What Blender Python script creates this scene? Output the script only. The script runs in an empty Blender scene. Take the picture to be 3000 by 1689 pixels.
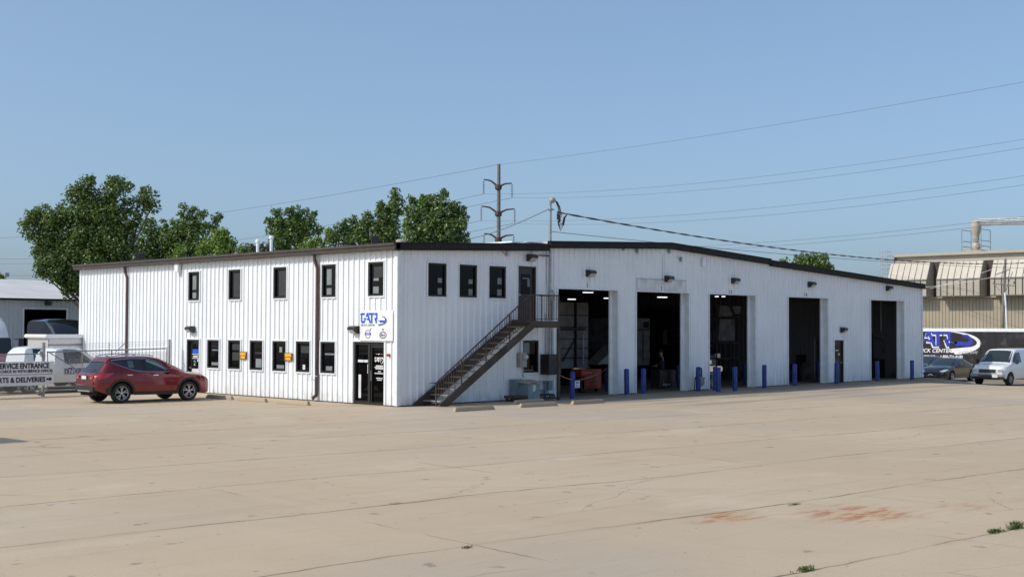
import bpy, bmesh, math, random
from mathutils import Matrix, Vector
from math import sin, cos, pi, radians, sqrt, atan2
random.seed(7)
SC = bpy.context.scene
COL = SC.collection
# ------------------------------------------------------------------ camera
YAW, PITCH, ROLL = 0.7909, 0.0314, 0.0034
CAM = Vector((-28.173, -33.421, 2.721)); FPX = 3694.3      # focal length in pixels of a 3000 px wide frame
Fv = Vector((sin(YAW)*cos(PITCH), cos(YAW)*cos(PITCH), sin(PITCH)))
R0 = Vector((cos(YAW), -sin(YAW), 0)); U0 = R0.cross(Fv)
Rv = cos(ROLL)*R0 + sin(ROLL)*U0; Uv = -sin(ROLL)*R0 + cos(ROLL)*U0
cd = bpy.data.cameras.new('camera'); cam = bpy.data.objects.new('camera', cd); COL.objects.link(cam)
cd.sensor_width = 36; cd.lens = FPX/3000*36; cd.clip_start = .1; cd.clip_end = 4000
m = Matrix((Rv, Uv, -Fv)).transposed().to_4x4(); m.translation = CAM; cam.matrix_world = m
SC.camera = cam
def ray(x, y): return Fv + Rv*((x-1500)/FPX) + Uv*((844.5-y)/FPX)
def at(x, y, d): return CAM + d*ray(x, y)                  # a point d metres ahead of the camera
def on(x, y, ax, v):                                       # a point on the plane axis = v
    r = ray(x, y); return CAM + r*((v-CAM[ax])/r[ax])
# ------------------------------------------------------------------ sky, sun, exposure
W = bpy.data.worlds.new('World'); SC.world = W; W.use_nodes = True
nt = W.node_tree; sky = nt.nodes.new('ShaderNodeTexSky'); sky.sky_type = 'NISHITA'; sky.sun_disc = False
SUN_DIR = Vector((-1.10, .49, 1.02)).normalized()
EL = math.asin(SUN_DIR.z); AZ = atan2(SUN_DIR.x, SUN_DIR.y)
sky.sun_elevation = EL; sky.sun_rotation = AZ
sky.altitude = 0; sky.air_density = .7; sky.dust_density = 2.8; sky.ozone_density = 3.
bg = nt.nodes['Background']; bg.inputs['Strength'].default_value = .10
gm = nt.nodes.new('ShaderNodeGamma'); gm.inputs[1].default_value = .65; tn = nt.nodes.new('ShaderNodeMix'); tn.data_type = 'RGBA'; tn.blend_type = 'MULTIPLY'
tn.inputs[0].default_value = 1; tn.inputs[7].default_value = (2.22, 2.62, 2.88, 1)      # hazy pale-blue summer sky
nt.links.new(sky.outputs[0], gm.inputs[0]); nt.links.new(gm.outputs[0], tn.inputs[6]); nt.links.new(tn.outputs[2], bg.inputs[0])
sd = bpy.data.lights.new('sun', 'SUN'); sd.energy = 3.15; sd.angle = radians(.6); sd.color = (1, .91, .79)
sun = bpy.data.objects.new('sun', sd); COL.objects.link(sun)
sun.rotation_euler = SUN_DIR.to_track_quat('Z', 'Y').to_euler()
SC.view_settings.view_transform = 'Standard'; SC.view_settings.look = 'None'
SC.view_settings.gamma = 1; SC.view_settings.exposure = 0
# ------------------------------------------------------------------ materials
MATS = {}
class NT:
    def __init__(s, name):
        s.m = bpy.data.materials.new(name); s.m.use_nodes = True; s.t = s.m.node_tree
        s.b = s.t.nodes['Principled BSDF']; s.x = s.t.nodes.new('ShaderNodeTexCoord').outputs['Object']; MATS[name] = s.m
    def n(s, ty, **k):
        n = s.t.nodes.new(ty)
        for a, v in k.items():
            if a.startswith('i_'): s.set(n.inputs[int(a[2:])], v)
            else: setattr(n, a, v)
        return n
    def set(s, i, v):
        if isinstance(v, bpy.types.NodeSocket): s.t.links.new(v, i)
        else:
            if i.type == 'RGBA' and not hasattr(v, '__len__'): v = (v, v, v, 1)
            if i.type == 'RGBA' and len(v) == 3: v = (*v, 1)
            i.default_value = v
    def ma(s, op, a, b=0., c=0.):
        n = s.n('ShaderNodeMath', operation=op); s.set(n.inputs[0], a); s.set(n.inputs[1], b); s.set(n.inputs[2], c); return n.outputs[0]
    def noise(s, scale, vec=None, detail=4, rough=.55, dist=0.):
        n = s.n('ShaderNodeTexNoise'); s.set(n.inputs['Vector'], vec or s.x); n.inputs['Scale'].default_value = scale
        n.inputs['Detail'].default_value = detail; n.inputs['Roughness'].default_value = rough; n.inputs['Distortion'].default_value = dist
        return n.outputs[0]
    def mapv(s, scale=(1, 1, 1), rot=(0, 0, 0), loc=(0, 0, 0), vec=None):
        n = s.n('ShaderNodeMapping'); s.set(n.inputs[0], vec or s.x); n.inputs[1].default_value = loc; n.inputs[2].default_value = rot; n.inputs[3].default_value = scale
        return n.outputs[0]
    def ramp(s, f, a, b, lo=0., hi=1.):
        n = s.n('ShaderNodeMapRange'); n.interpolation_type = 'SMOOTHSTEP'
        for i, v in zip(n.inputs, (f, a, b, lo, hi)): s.set(i, v)
        return n.outputs[0]
    def mix(s, f, a, b, bt='MIX'):
        n = s.n('ShaderNodeMix', data_type='RGBA', blend_type=bt); s.set(n.inputs[0], f); s.set(n.inputs[6], a); s.set(n.inputs[7], b); return n.outputs[2]
    def bump(s, h, st=.3, d=.01):
        n = s.n('ShaderNodeBump'); n.inputs['Strength'].default_value = st; n.inputs['Distance'].default_value = d
        s.set(n.inputs['Height'], h); s.set(s.b.inputs['Normal'], n.outputs[0])
    def done(s, col, rough=.5, metal=0., **k):
        s.set(s.b.inputs['Base Color'], col); s.set(s.b.inputs['Roughness'], rough); s.set(s.b.inputs['Metallic'], metal)
        for a, v in k.items(): s.set(s.b.inputs[a.replace('_', ' ')], v)
        return s.m
def M(name, col, rough=.5, metal=0., var=.18, scale=3., bump=0., **k):
    t = NT(name); n = t.noise(scale, detail=5)
    f = t.ramp(n, .3, .7)
    c = t.mix(f, tuple(x*(1-var) for x in col), tuple(min(1, x*(1+var*.6)) for x in col))
    if bump: t.bump(t.noise(scale*8), bump, .01)
    r = t.ramp(t.noise(scale*1.7), .3, .7, max(.02, rough-.06), min(1, rough+.08))
    return t.done(c, r, metal, **k)
def sep(t, v=None):
    n = t.n('ShaderNodeSeparateXYZ'); t.set(n.inputs[0], v or t.x); return n.outputs
# painted ribbed steel with grime at its foot, faint streaks and oil-canning
def panel(name, col, dirt=(.30, .24, .17), amt=1.):
    t = NT(name); X, Y, Z = sep(t)
    base = t.mix(t.ramp(t.noise(.6), .35, .7), col, tuple(c*.93 for c in col))
    st = t.noise(2.2, t.mapv((5, 5, .22)), 5)
    base = t.mix(t.ma('MULTIPLY', t.ramp(st, .56, .8), .30*amt), base, tuple(c*.62 for c in col))
    foot = t.ma('MULTIPLY', t.ramp(Z, .55, 0.02), t.ramp(t.noise(3.0, t.mapv((1, 1, .4))), .38, .68))
    base = t.mix(t.ma('MULTIPLY', foot, .75*amt), base, dirt)
    # screw rows on the girts
    g = t.ma('ABSOLUTE', t.ma('SUBTRACT', t.ma('FRACT', t.ma('MULTIPLY', Z, 1/1.52)), .5))
    uu = t.ma('ABSOLUTE', t.ma('SUBTRACT', t.ma('FRACT', t.ma('MULTIPLY', t.ma('ADD', X, Y), 1/.305)), .5))
    sc = t.ma('MULTIPLY', t.ma('LESS_THAN', g, .010), t.ma('LESS_THAN', uu, .05))
    base = t.mix(t.ma('MULTIPLY', sc, .45), base, (.25, .24, .24))
    lap = t.ma('LESS_THAN', t.ma('ABSOLUTE', t.ma('SUBTRACT', t.ma('FRACT', t.ma('MULTIPLY', t.ma('ADD', X, Y), 1/.915)), .5)), .012)
    base = t.mix(t.ma('MULTIPLY', lap, .30), base, tuple(c*.55 for c in col))
    t.bump(t.noise(1.3, t.mapv((1, 1, .5)), 2), .35, .02)
    return t.done(base, .42)
panel('white_panel', (.82, .85, .885), amt=.45)
panel('tan_panel', (.38, .335, .25), amt=1.3)
panel('cream_panel', (.42, .385, .32), (.42, .27, .12), 1.5)
panel('grey_panel', (.60, .63, .66))
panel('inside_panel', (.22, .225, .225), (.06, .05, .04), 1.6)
M('white_trim', (.78, .81, .84), .45, var=.08)
M('stained_white', (.66, .68, .70), .5, var=.22, scale=2.)
M('fascia_brown', (.010, .0085, .008), .75)
M('gutter_brown', (.062, .050, .043), .5)
M('spout_brown', (.085, .05, .045), .4)
M('frame_dark', (.012, .011, .010), .55)
M('door_black', (.022, .021, .021), .42)
M('paper', (.62, .64, .66), .8, var=.1)
M('screen_grey', (.20, .23, .24), .6, var=.2)
M('sign_white', (.80, .80, .83), .35, var=.04)
M('sign_blue', (.012, .10, .60), .4, var=.1)
M('mural_blue', (.03, .05, .42), .4, var=.12)
M('pale_blue', (.45, .60, .85), .4, var=.1)
M('logo_grey', (.13, .13, .15), .5)
M('black_ink', (.012, .012, .014), .5)
M('white_ink', (.82, .82, .84), .45, var=.06)
M('violet_ink', (.07, .05, .22), .45)
M('grey_ink', (.45, .44, .47), .5)
M('amber', (.85, .42, .02), .4, var=.1)
M('amber_frame', (.16, .06, .012), .5)
M('stair_steel', (.095, .060, .045), .55, .2, var=.5, scale=2.)
M('tread_steel', (.34, .30, .26), .55, .2, var=.35, scale=2.)
M('stringer_grey', (.052, .042, .034), .6, .1, var=.4, scale=1.5)
M('bollard_blue', (.014, .045, .26), .42, var=.45, scale=4., bump=.1)
M('galvanised', (.36, .37, .38), .42, .6, var=.25, scale=9.)
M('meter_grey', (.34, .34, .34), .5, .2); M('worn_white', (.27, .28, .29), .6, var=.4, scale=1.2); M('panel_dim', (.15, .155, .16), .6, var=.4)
M('utility_teal', (.20, .265, .30), .5, var=.25, scale=2.)
M('lid_tan', (.42, .37, .29), .6)
M('lamp_bronze', (.025, .022, .02), .4)
M('lens', (.55, .56, .56), .15, var=.05)
M('rubber', (.016, .016, .016), .75, bump=.2)
M('wire', (.03, .03, .032), .6); M('conductor_grey', (.11, .115, .125), .6)
M('service_cable', (.10, .10, .105), .35, .5)
M('rust', (.22, .07, .03), .8)
M('asphalt_roof', (.45, .46, .47), .7)
M('ceiling_dark', (.10, .10, .10), .8); M('blind_dark', (.028, .034, .032), .7); M('pipe_grey', (.47, .47, .46), .5)
M('chest_red', (.42, .045, .015), .4, var=.2)
M('rope_orange', (.55, .22, .08), .8)
M('skin', (.45, .26, .19), .55)
M('cloth_navy', (.015, .018, .03), .85)
M('wood_grey', (.19, .18, .17), .85, var=.3, scale=6.)
M('insulator', (.22, .20, .20), .3)
M('steel_weathered', (.075, .05, .04), .7)
M('plastic_black', (.022, .022, .023), .55)
M('chrome', (.75, .75, .76), .12, 1.0, var=.03)
M('alloy', (.55, .56, .58), .3, .7, var=.06)
M('interior_dark', (.01, .01, .01), .9); M('shed_inside', (.02, .02, .02), .9)
M('plate_white', (.70, .71, .73), .4)
M('lamp_red', (.50, .012, .012), .08, Coat_Weight=1.0)
M('headlamp', (.60, .64, .68), .07, .3, Coat_Weight=1.0)
def paint(name, col, metal=.25, rough=.3, dust=.12):
    t = NT(name); fl = t.noise(900, detail=0); c = t.mix(t.ramp(fl, .3, .7), tuple(x*.9 for x in col), tuple(x*1.1 for x in col))
    d = t.ma('MULTIPLY', t.ramp(sep(t)[2], .75, .2), t.ramp(t.noise(2.5), .3, .7)); c = t.mix(t.ma('MULTIPLY', d, dust), c, (.2, .17, .14))
    return t.done(c, rough, metal, Coat_Weight=1.0, Coat_Roughness=.04)
paint('paint_red', (.18, .0035, .010), .5, .28, .04)
paint('paint_white', (.76, .77, .78), 0., .35)
paint('paint_silver', (.50, .51, .52), .2, .35)
paint('paint_black', (.006, .009, .017), .1, .25, .01)
paint('paint_navy', (.010, .016, .032), .3, .28, .03)
paint('paint_brick', (.24, .035, .02), .1, .35)
def glass(name, col, rough=.03, spec=.5):
    t = NT(name); t.bump(t.noise(.9, detail=1), .10, .01); t.done(col, rough); t.b.inputs['IOR'].default_value = 1.5; t.b.inputs['Specular IOR Level'].default_value = spec
glass('glass_dark', (.003, .0035, .004), .03, .17); glass('glass_car', (.016, .021, .024), .02, .8); glass('glass_pale', (.10, .13, .135), .03, .7)
glass('glass_screen', (.022, .034, .036), .03, .6); glass('glint_teal', (.20, .32, .28), .05, .6)
t = NT('tube_light'); t.done((1, 1, 1), .5); t.b.inputs['Emission Color'].default_value = (.93, .97, 1, 1); t.b.inputs['Emission Strength'].default_value = 1.3
# roof of the grey shed, fine standing seams
t = NT('white_roof'); X, Y, Z = sep(t)
sm = t.ma('LESS_THAN', t.ma('FRACT', t.ma('MULTIPLY', X, 1/.6)), .08)
t.done(t.mix(t.ma('MULTIPLY', sm, .5), t.mix(t.ramp(t.noise(.5), .3, .7), (.62, .60, .58), (.70, .69, .67)), (.42, .42, .42)), .5)
# pale weathered concrete
def concrete(name, k=1., lot=False):
    t = NT(name); x = t.x; X, Y, Z = sep(t)
    big = t.noise(.11, detail=5, rough=.6); mid = t.noise(.9, detail=6, rough=.6); fine = t.noise(26, detail=5, rough=.7)
    c = t.mix(t.ramp(big, .35, .65), (.420*k, .324*k, .216*k), (.458*k, .369*k, .258*k))
    c = t.mix(t.ma('MULTIPLY', t.ramp(mid, .45, .75), .30), c, (.350*k, .265*k, .172*k))
    c = t.mix(t.ma('MULTIPLY', t.ramp(fine, .35, .75), .42), c, (.30*k, .240*k, .175*k))
    c = t.mix(t.ma('MULTIPLY', t.ramp(t.noise(140, detail=2), .62, .75), .35), c, (.62*k, .54*k, .43*k))
    h = fine
    if lot:
        wob = t.ma('MULTIPLY', t.ma('SUBTRACT', t.noise(1.1, detail=4), .5), .22)
        wob2 = t.ma('MULTIPLY', t.ma('SUBTRACT', t.noise(.12, detail=1), .5), .9)
        v = t.ma('ADD', t.ma('ADD', Y, t.ma('MULTIPLY', X, .09)), t.ma('ADD', wob, wob2))
        fr = t.ma('ABSOLUTE', t.ma('SUBTRACT', t.ma('FRACT', t.ma('MULTIPLY', t.ma('ADD', v, 27.15+1.83), 1/3.66)), .5))
        w = t.ramp(t.noise(.7, detail=3), .3, .7, .0022, .0085)
        jn = t.ma('MULTIPLY', t.ramp(fr, t.ma('MULTIPLY', w, 1.5), t.ma('MULTIPLY', w, .6)), t.ramp(t.noise(.28, t.mapv(loc=(3, 9, 0)), 4), .33, .60, .25, .9))
        ci = t.ma('FLOOR', t.ma('MULTIPLY', t.ma('ADD', v, 27.15), 1/3.66)); ui = t.ma('FLOOR', t.ma('MULTIPLY', t.ma('ADD', t.ma('SUBTRACT', X, t.ma('MULTIPLY', Y, .09)), 2.2-2.6), 1/5.2))
        wn = t.n('ShaderNodeTexWhiteNoise', noise_dimensions='2D'); cv = t.n('ShaderNodeCombineXYZ'); t.set(cv.inputs[0], ci); t.set(cv.inputs[1], ui); t.set(wn.inputs[0], cv.outputs[0])
        c = t.mix(t.ma('MULTIPLY', wn.outputs[0], .30), c, (.335*k, .275*k, .205*k))
        halo = t.ma('MULTIPLY', t.ramp(fr, .045, .0), t.ramp(t.noise(.8, detail=5), .4, .7, 0, .5))
        u = t.ma('ADD', t.ma('SUBTRACT', X, t.ma('MULTIPLY', Y, .09)), wob)
        fu = t.ma('ABSOLUTE', t.ma('SUBTRACT', t.ma('FRACT', t.ma('MULTIPLY', t.ma('ADD', u, 2.2), 1/5.2)), .5))
        ju = t.ma('MULTIPLY', t.ramp(fu, .0045, .001), t.ramp(t.noise(.25, t.mapv(loc=(20, 5, 0)), 4), .50, .62, 0, .75))
        # wandering cracks
        dv = t.n('ShaderNodeVectorMath', operation='ADD'); t.set(dv.inputs[0], x)
        nn = t.n('ShaderNodeTexNoise'); t.set(nn.inputs['Vector'], x); nn.inputs['Scale'].default_value = 1.0; nn.inputs['Detail'].default_value = 5
        sc_ = t.n('ShaderNodeVectorMath', operation='SCALE'); t.set(sc_.inputs[0], nn.outputs[1]); sc_.inputs[3].default_value = .55; t.set(dv.inputs[1], sc_.outputs[0])
        vo = t.n('ShaderNodeTexVoronoi', feature='DISTANCE_TO_EDGE'); t.set(vo.inputs['Vector'], t.mapv((.16, .30, .2), vec=dv.outputs[0])); vo.inputs['Scale'].default_value = 1
        cr = t.ma('MULTIPLY', t.ramp(vo.outputs[0], .0055, .0012), t.ramp(t.noise(.22, t.mapv(loc=(7, 31, 2)), 4), .52, .62, 0, .35))
        # tyre streaks mostly across the lot, plus faint sweep marks
        s1 = t.noise(1.0, t.mapv((.22, 2.6, 1), (0, 0, .12)), 6, .62)
        s2 = t.noise(1.0, t.mapv((1.8, .25, 1), (0, 0, -.25), (4, 4, 0)), 6, .6)
        c = t.mix(t.ma('MULTIPLY', t.ramp(s1, .52, .76), .28), c, (.26, .215, .17))
        c = t.mix(t.ma('MULTIPLY', t.ramp(s2, .55, .78), .22), c, (.25, .22, .19))
        s3_ = t.noise(1.0, t.mapv((.35, 9., 1), (0, 0, .09), (7, 1, 0)), 5, .6)
        c = t.mix(t.ma('MULTIPLY', t.ramp(s3_, .63, .76), .32), c, (.20, .165, .13))
        s4_ = t.noise(1.0, t.mapv((5.5, .30, 1), (0, 0, -.15), (1, 7, 0)), 5, .6)
        c = t.mix(t.ma('MULTIPLY', t.ramp(s4_, .64, .76), .25), c, (.21, .175, .14))
        c = t.mix(t.ma('MULTIPLY', t.ramp(t.noise(.07, detail=3), .5, .68), .45), c, (.36, .325, .29))
        spots = t.ramp(t.noise(2.6, t.mapv(loc=(2, 5, 1)), 3, .5), .68, .74); c = t.mix(t.ma('MULTIPLY', spots, .6), c, (.17, .145, .12))
        spot2 = t.ramp(t.noise(9., t.mapv(loc=(5, 2, 1)), 2, .5), .735, .76); c = t.mix(t.ma('MULTIPLY', spot2, .7), c, (.12, .10, .085))
        pale = t.ramp(t.noise(.33, t.mapv((1, 1.6, 1), loc=(11, 2, 1)), 5, .6), .56, .70); c = t.mix(t.ma('MULTIPLY', pale, .45), c, (.56, .475, .36))
        # drive-in lane by the bays, rubber and oil, plus building shade painted along the wall
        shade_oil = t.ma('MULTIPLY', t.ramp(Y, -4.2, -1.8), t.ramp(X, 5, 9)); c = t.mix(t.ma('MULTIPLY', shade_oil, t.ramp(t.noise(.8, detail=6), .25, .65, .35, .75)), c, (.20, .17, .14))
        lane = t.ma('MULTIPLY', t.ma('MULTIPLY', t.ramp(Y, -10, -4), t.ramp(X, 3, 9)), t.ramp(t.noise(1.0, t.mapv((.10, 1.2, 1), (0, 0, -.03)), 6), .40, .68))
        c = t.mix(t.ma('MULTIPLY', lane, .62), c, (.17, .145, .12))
        crackcol = (.12, .085, .055)
        c = t.mix(t.ma('MULTIPLY', halo, .5), c, (.26, .20, .14))
        allc = t.ma('MAXIMUM', t.ma('MAXIMUM', jn, ju), cr); c = t.mix(allc, c, crackcol)
        for px_, py_, rr, sx, ss in ((-11.2, -23.85, 1.15, .95, 1.), (-12.9, -22.75, .9, .5, 1.), (-9.4, -24.6, .6, .5, .35)):
            dx = t.ma('MULTIPLY', t.ma('SUBTRACT', X, px_), 1.0); dy = t.ma('MULTIPLY', t.ma('SUBTRACT', Y, py_), 1.0)
            d = t.ma('SQRT', t.ma('ADD', t.ma('POWER', t.ma('DIVIDE', dx, rr), 2), t.ma('POWER', t.ma('DIVIDE', dy, sx), 2)))
            rn = t.noise(1.0, t.mapv((1.6, 5.5, 1), (0, 0, .75)), 6, .6)
            k1 = t.ma('MULTIPLY', t.ramp(d, 1.25, .1), ss)
            c = t.mix(t.ma('MULTIPLY', k1, t.ramp(rn, .34, .60, .15, .65)), c, (.44, .23, .10))
            c = t.mix(t.ma('MULTIPLY', k1, t.ramp(rn, .48, .60, 0, .85)), c, (.33, .125, .055))
        h = t.ma('SUBTRACT', h, t.ma('MULTIPLY', allc, 2.))
    t.bump(h, .25, .006)
    return t.done(c, .88)
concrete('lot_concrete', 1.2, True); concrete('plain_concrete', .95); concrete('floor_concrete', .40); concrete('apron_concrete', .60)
def leafmat(name, c1, c2):
    t = NT(name); g = t.n('ShaderNodeObjectInfo'); n = t.noise(.55, detail=3); n2 = t.noise(6, detail=1)
    c = t.mix(t.ramp(n, .3, .7), c1, c2); c = t.mix(t.ma('MULTIPLY', t.ramp(n2, .4, .7), .5), c, tuple(x*1.5 for x in c2))
    t.done(c, .42); tr = t.n('ShaderNodeBsdfTranslucent'); t.set(tr.inputs[0], tuple(x*1.6 for x in c2))
    mx = t.n('ShaderNodeMixShader'); mx.inputs[0].default_value = .25; t.set(mx.inputs[1], t.b.outputs[0]); t.set(mx.inputs[2], tr.outputs[0])
    t.set(t.t.nodes['Material Output'].inputs[0], mx.outputs[0])
leafmat('leaf_dark', (.050, .088, .026), (.115, .180, .040)); leafmat('leaf_mid', (.060, .105, .030), (.130, .205, .045))
leafmat('weed_leaf', (.07, .11, .03), (.14, .17, .05)); leafmat('leaf_light', (.10, .17, .025), (.18, .27, .04)); leafmat('leaf_dry', (.07, .055, .045), (.10, .09, .07))
M('bark', (.10, .08, .065), .9, var=.4, scale=5., bump=.5)
# black mural panel with smoky smudges
t = NT('mural_black'); t.done(t.mix(t.ma('MULTIPLY', t.ramp(t.noise(1.1, detail=6), .5, .75), .9), (.016, .015, .018), (.085, .08, .09)), .4)
# ------------------------------------------------------------------ builders
class MB:
    def __init__(s): s.v = []; s.f = []
    def add(s, vs, fs, X=None):
        o = len(s.v); s.v += [tuple(X @ Vector(v)) if X is not None else tuple(v) for v in vs]; s.f += [tuple(i+o for i in f) for f in fs]; return s
    def quad(s, a, b, c, d): return s.add([a, b, c, d], [(0, 1, 2, 3)])
    def box(s, x0, x1, y0, y1, z0, z1, X=None):
        return s.add([(x, y, z) for x in (x0, x1) for y in (y0, y1) for z in (z0, z1)], [(0, 1, 3, 2), (4, 6, 7, 5), (0, 4, 5, 1), (2, 3, 7, 6), (0, 2, 6, 4), (1, 5, 7, 3)], X)
    def bar(s, a, b, w, h=None, up=(0, 0, 1)):
        a = Vector(a); b = Vector(b); d = b-a; L = d.length; h = h or w
        x = d.normalized(); u = Vector(up); y = u.cross(x)
        if y.length < 1e-4: y = Vector((0, 1, 0)).cross(x)
        y.normalize(); z = x.cross(y); X = Matrix((x, y, z)).transposed().to_4x4(); X.translation = a
        return s.box(0, L, -w/2, w/2, -h/2, h/2, X)
    def tube(s, pts, r, n=8, r2=None, cap=True):
        pts = [Vector(p) for p in pts]; N = len(pts); rings = []
        for i, p in enumerate(pts):
            d = (pts[min(i+1, N-1)]-pts[max(i-1, 0)]).normalized()
            u = Vector((0, 0, 1)) if abs(d.z) < .95 else Vector((1, 0, 0))
            a = d.cross(u).normalized(); b = d.cross(a)
            rr = r if r2 is None else r+(r2-r)*i/(N-1)
            rings.append([p+rr*(cos(2*pi*k/n)*a+sin(2*pi*k/n)*b) for k in range(n)])
        vs = [v for g in rings for v in g]; fs = [(i*n+k, i*n+(k+1) % n, (i+1)*n+(k+1) % n, (i+1)*n+k) for i in range(N-1) for k in range(n)]
        if cap: fs += [tuple(range(n))[::-1], tuple((N-1)*n+k for k in range(n))]
        return s.add(vs, fs)
    def lathe(s, prof, n=24, X=None, cap=True):                        # (r, z) about local z
        vs = [(r*cos(2*pi*k/n), r*sin(2*pi*k/n), z) for r, z in prof for k in range(n)]
        fs = [(i*n+k, i*n+(k+1) % n, (i+1)*n+(k+1) % n, (i+1)*n+k) for i in range(len(prof)-1) for k in range(n)]
        if cap and prof[0][0] > 1e-4: fs.append(tuple(range(n))[::-1])
        if cap and prof[-1][0] > 1e-4: fs.append(tuple((len(prof)-1)*n+k for k in range(n)))
        return s.add(vs, fs, X)
    def prism(s, poly, h0, h1, X=None):                      # polygon in local xy, extruded in z
        n = len(poly); vs = [(x, y, h0) for x, y in poly]+[(x, y, h1) for x, y in poly]
        return s.add(vs, [tuple(range(n))[::-1], tuple(range(n, 2*n))]+[(i, (i+1) % n, n+(i+1) % n, n+i) for i in range(n)], X)
    def build(s, name, mat, parent=None, smooth=0, bevel=0, world=False, fix=True):
        me = bpy.data.meshes.new(name); vs = s.v
        if world and parent is not None:
            inv = wm(parent).inverted(); vs = [tuple(inv @ Vector(v)) for v in vs]
        me.from_pydata(vs, [], s.f); me.materials.append(MATS[mat]); me.update()
        if fix:
            bm = bmesh.new(); bm.from_mesh(me)
            if smooth or bevel: bmesh.ops.remove_doubles(bm, verts=bm.verts, dist=1e-5)
            if bevel:
                bmesh.ops.recalc_face_normals(bm, faces=bm.faces)
                bmesh.ops.bevel(bm, geom=[e for e in bm.edges if len(e.link_faces) == 2 and e.calc_face_angle(0) > .6], offset=bevel, segments=2, affect='EDGES', clamp_overlap=True)
            bmesh.ops.recalc_face_normals(bm, faces=bm.faces); bm.to_mesh(me); bm.free()
        if smooth:
            me.polygons.foreach_set('use_smooth', [True]*len(me.polygons)); me.set_sharp_from_angle(angle=radians(smooth))
        o = bpy.data.objects.new(name, me); COL.objects.link(o); o.parent = parent; return o
def wm(o):
    X = Matrix.Translation(o.location) @ o.rotation_euler.to_matrix().to_4x4()
    return (wm(o.parent) @ X) if o.parent else X
def tag(o, label=None, cat=None, group=None, kind=None):
    for k, v in (('label', label), ('category', cat), ('group', group), ('kind', kind)):
        if v: o[k] = v
    return o
def thing(name, loc, label, cat, group=None, rz=0):
    o = bpy.data.objects.new(name, None); COL.objects.link(o); o.location = loc; o.rotation_euler = (0, 0, rz); o.empty_display_size = .2
    return tag(o, label, cat, group)
def copy_thing(src, loc, rz, label, group):
    def rec(o, par):
        c = o.copy(); COL.objects.link(c); c.parent = par
        for ch in list(o.children): rec(ch, c)
        return c
    c = rec(src, None); c.location = loc; c.rotation_euler = (0, 0, rz); c['label'] = label; c['group'] = group; return c
def XF(ex, ey, ez, o):
    X = Matrix((Vector(ex), Vector(ey), Vector(ez))).transposed().to_4x4(); X.translation = Vector(o); return X
LEFT = lambda Y, Z, off=0.: XF((0, -1, 0), (0, 0, 1), (-1, 0, 0), (-off, Y, Z))          # frame on walls that face -X
FRONT = lambda X, Z, off=0.: XF((1, 0, 0), (0, 0, 1), (0, -1, 0), (X, -off, Z))        # frame on walls that face -Y
def text(name, s, size, mat, parent, X, thick=.004, shear=0., bold=0., wid=1., align='LEFT', local=False):
    cu = bpy.data.curves.new('t', 'FONT'); cu.body = s; cu.size = size; cu.extrude = thick; cu.shear = shear; cu.offset = bold; cu.align_x = align; cu.resolution_u = 3
    ob = bpy.data.objects.new('t', cu); COL.objects.link(ob)
    dg = bpy.context.evaluated_depsgraph_get(); me = bpy.data.meshes.new_from_object(ob.evaluated_get(dg))
    COL.objects.unlink(ob); bpy.data.objects.remove(ob)
    me.name = name; S = Matrix.Diagonal((wid, 1, 1, 1)); T = X @ S
    if parent is not None and not local: T = wm(parent).inverted() @ T
    me.transform(T); me.materials.clear(); me.materials.append(MATS[mat])
    o = bpy.data.objects.new(name, me); COL.objects.link(o); o.parent = parent; return o
# ------------------------------------------------------------------ ground
def ss(a, b, x):
    t_ = max(0., min(1., (x-a)/(b-a))); return t_*t_*(3-2*t_)
def gz(x, y):
    k = ss(-3.5, -1.2, y)                                    # the lot falls away past the right end, sooner out in the open
    return -.8*ss(24, 38, y) - (1-k)*.42*max(0., min(1., (x-32.5)/9.)) - k*.42*ss(38.2, 41.6, x) - .10*ss(42., 47., x) - .35*ss(50, 60, x)
def axis(lo, hi, step, far):
    a = [lo+i*step for i in range(int((hi-lo)/step)+1)]; d = step
    while a[-1] < far: d *= 1.6; a.append(a[-1]+d)
    d = step
    while a[0] > -far: d *= 1.6; a.insert(0, a[0]-d)
    return a
xs = axis(-40, 90, 1., 1500); ys = axis(-40, 90, 1., 1500); g = MB()
g.v = [(x, y, gz(x, y)) for x in xs for y in ys]; n = len(ys)
g.f = [(i*n+j, (i+1)*n+j, (i+1)*n+j+1, i*n+j+1) for i in range(len(xs)-1) for j in range(n-1)]
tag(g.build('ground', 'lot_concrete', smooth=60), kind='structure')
# ------------------------------------------------------------------ main building
BLD = thing('service_building', (0, 0, 0), 'long white ribbed-metal truck service building with brown fascia and five open bays', 'building')
L, RX, OX = 23.4, 38.3, 7.53                                 # depth, right end, where the office part ends
def roofz(x):
    pts = [(0, 5.52), (OX, 5.84), (OX+.001, 5.95), (15.2, 6.28), (22.9, 5.90), (22.901, 5.84), (RX, 5.12)]
    for (a, za), (b, zb) in zip(pts, pts[1:]):
        if x <= b: return za+(zb-za)*(x-a)/(b-a)
    return pts[-1][1]
PER = .305
PROF = [(0, 0), (.206, 0), (.224, .040), (.274, .040), (.292, 0), (.305, 0)]
def ribs(u0, u1, cuts, phase=0.):
    us = {round(u0, 4), round(u1, 4)} | {round(c, 4) for c in cuts if u0 < c < u1}
    k = int((u0-phase)/PER)-1
    while phase+k*PER < u1:
        for d, _ in PROF[:-1]:
            u = phase+k*PER+d
            if u0 < u < u1: us.add(round(u, 4))
        k += 1
    def off(u):
        d = (u-phase) % PER
        for (a, oa), (b, ob) in zip(PROF, PROF[1:]):
            if d <= b: return oa+(ob-oa)*(d-a)/(b-a)
        return 0
    us = sorted(us); return [(u, off(u)) for u in us]
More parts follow.
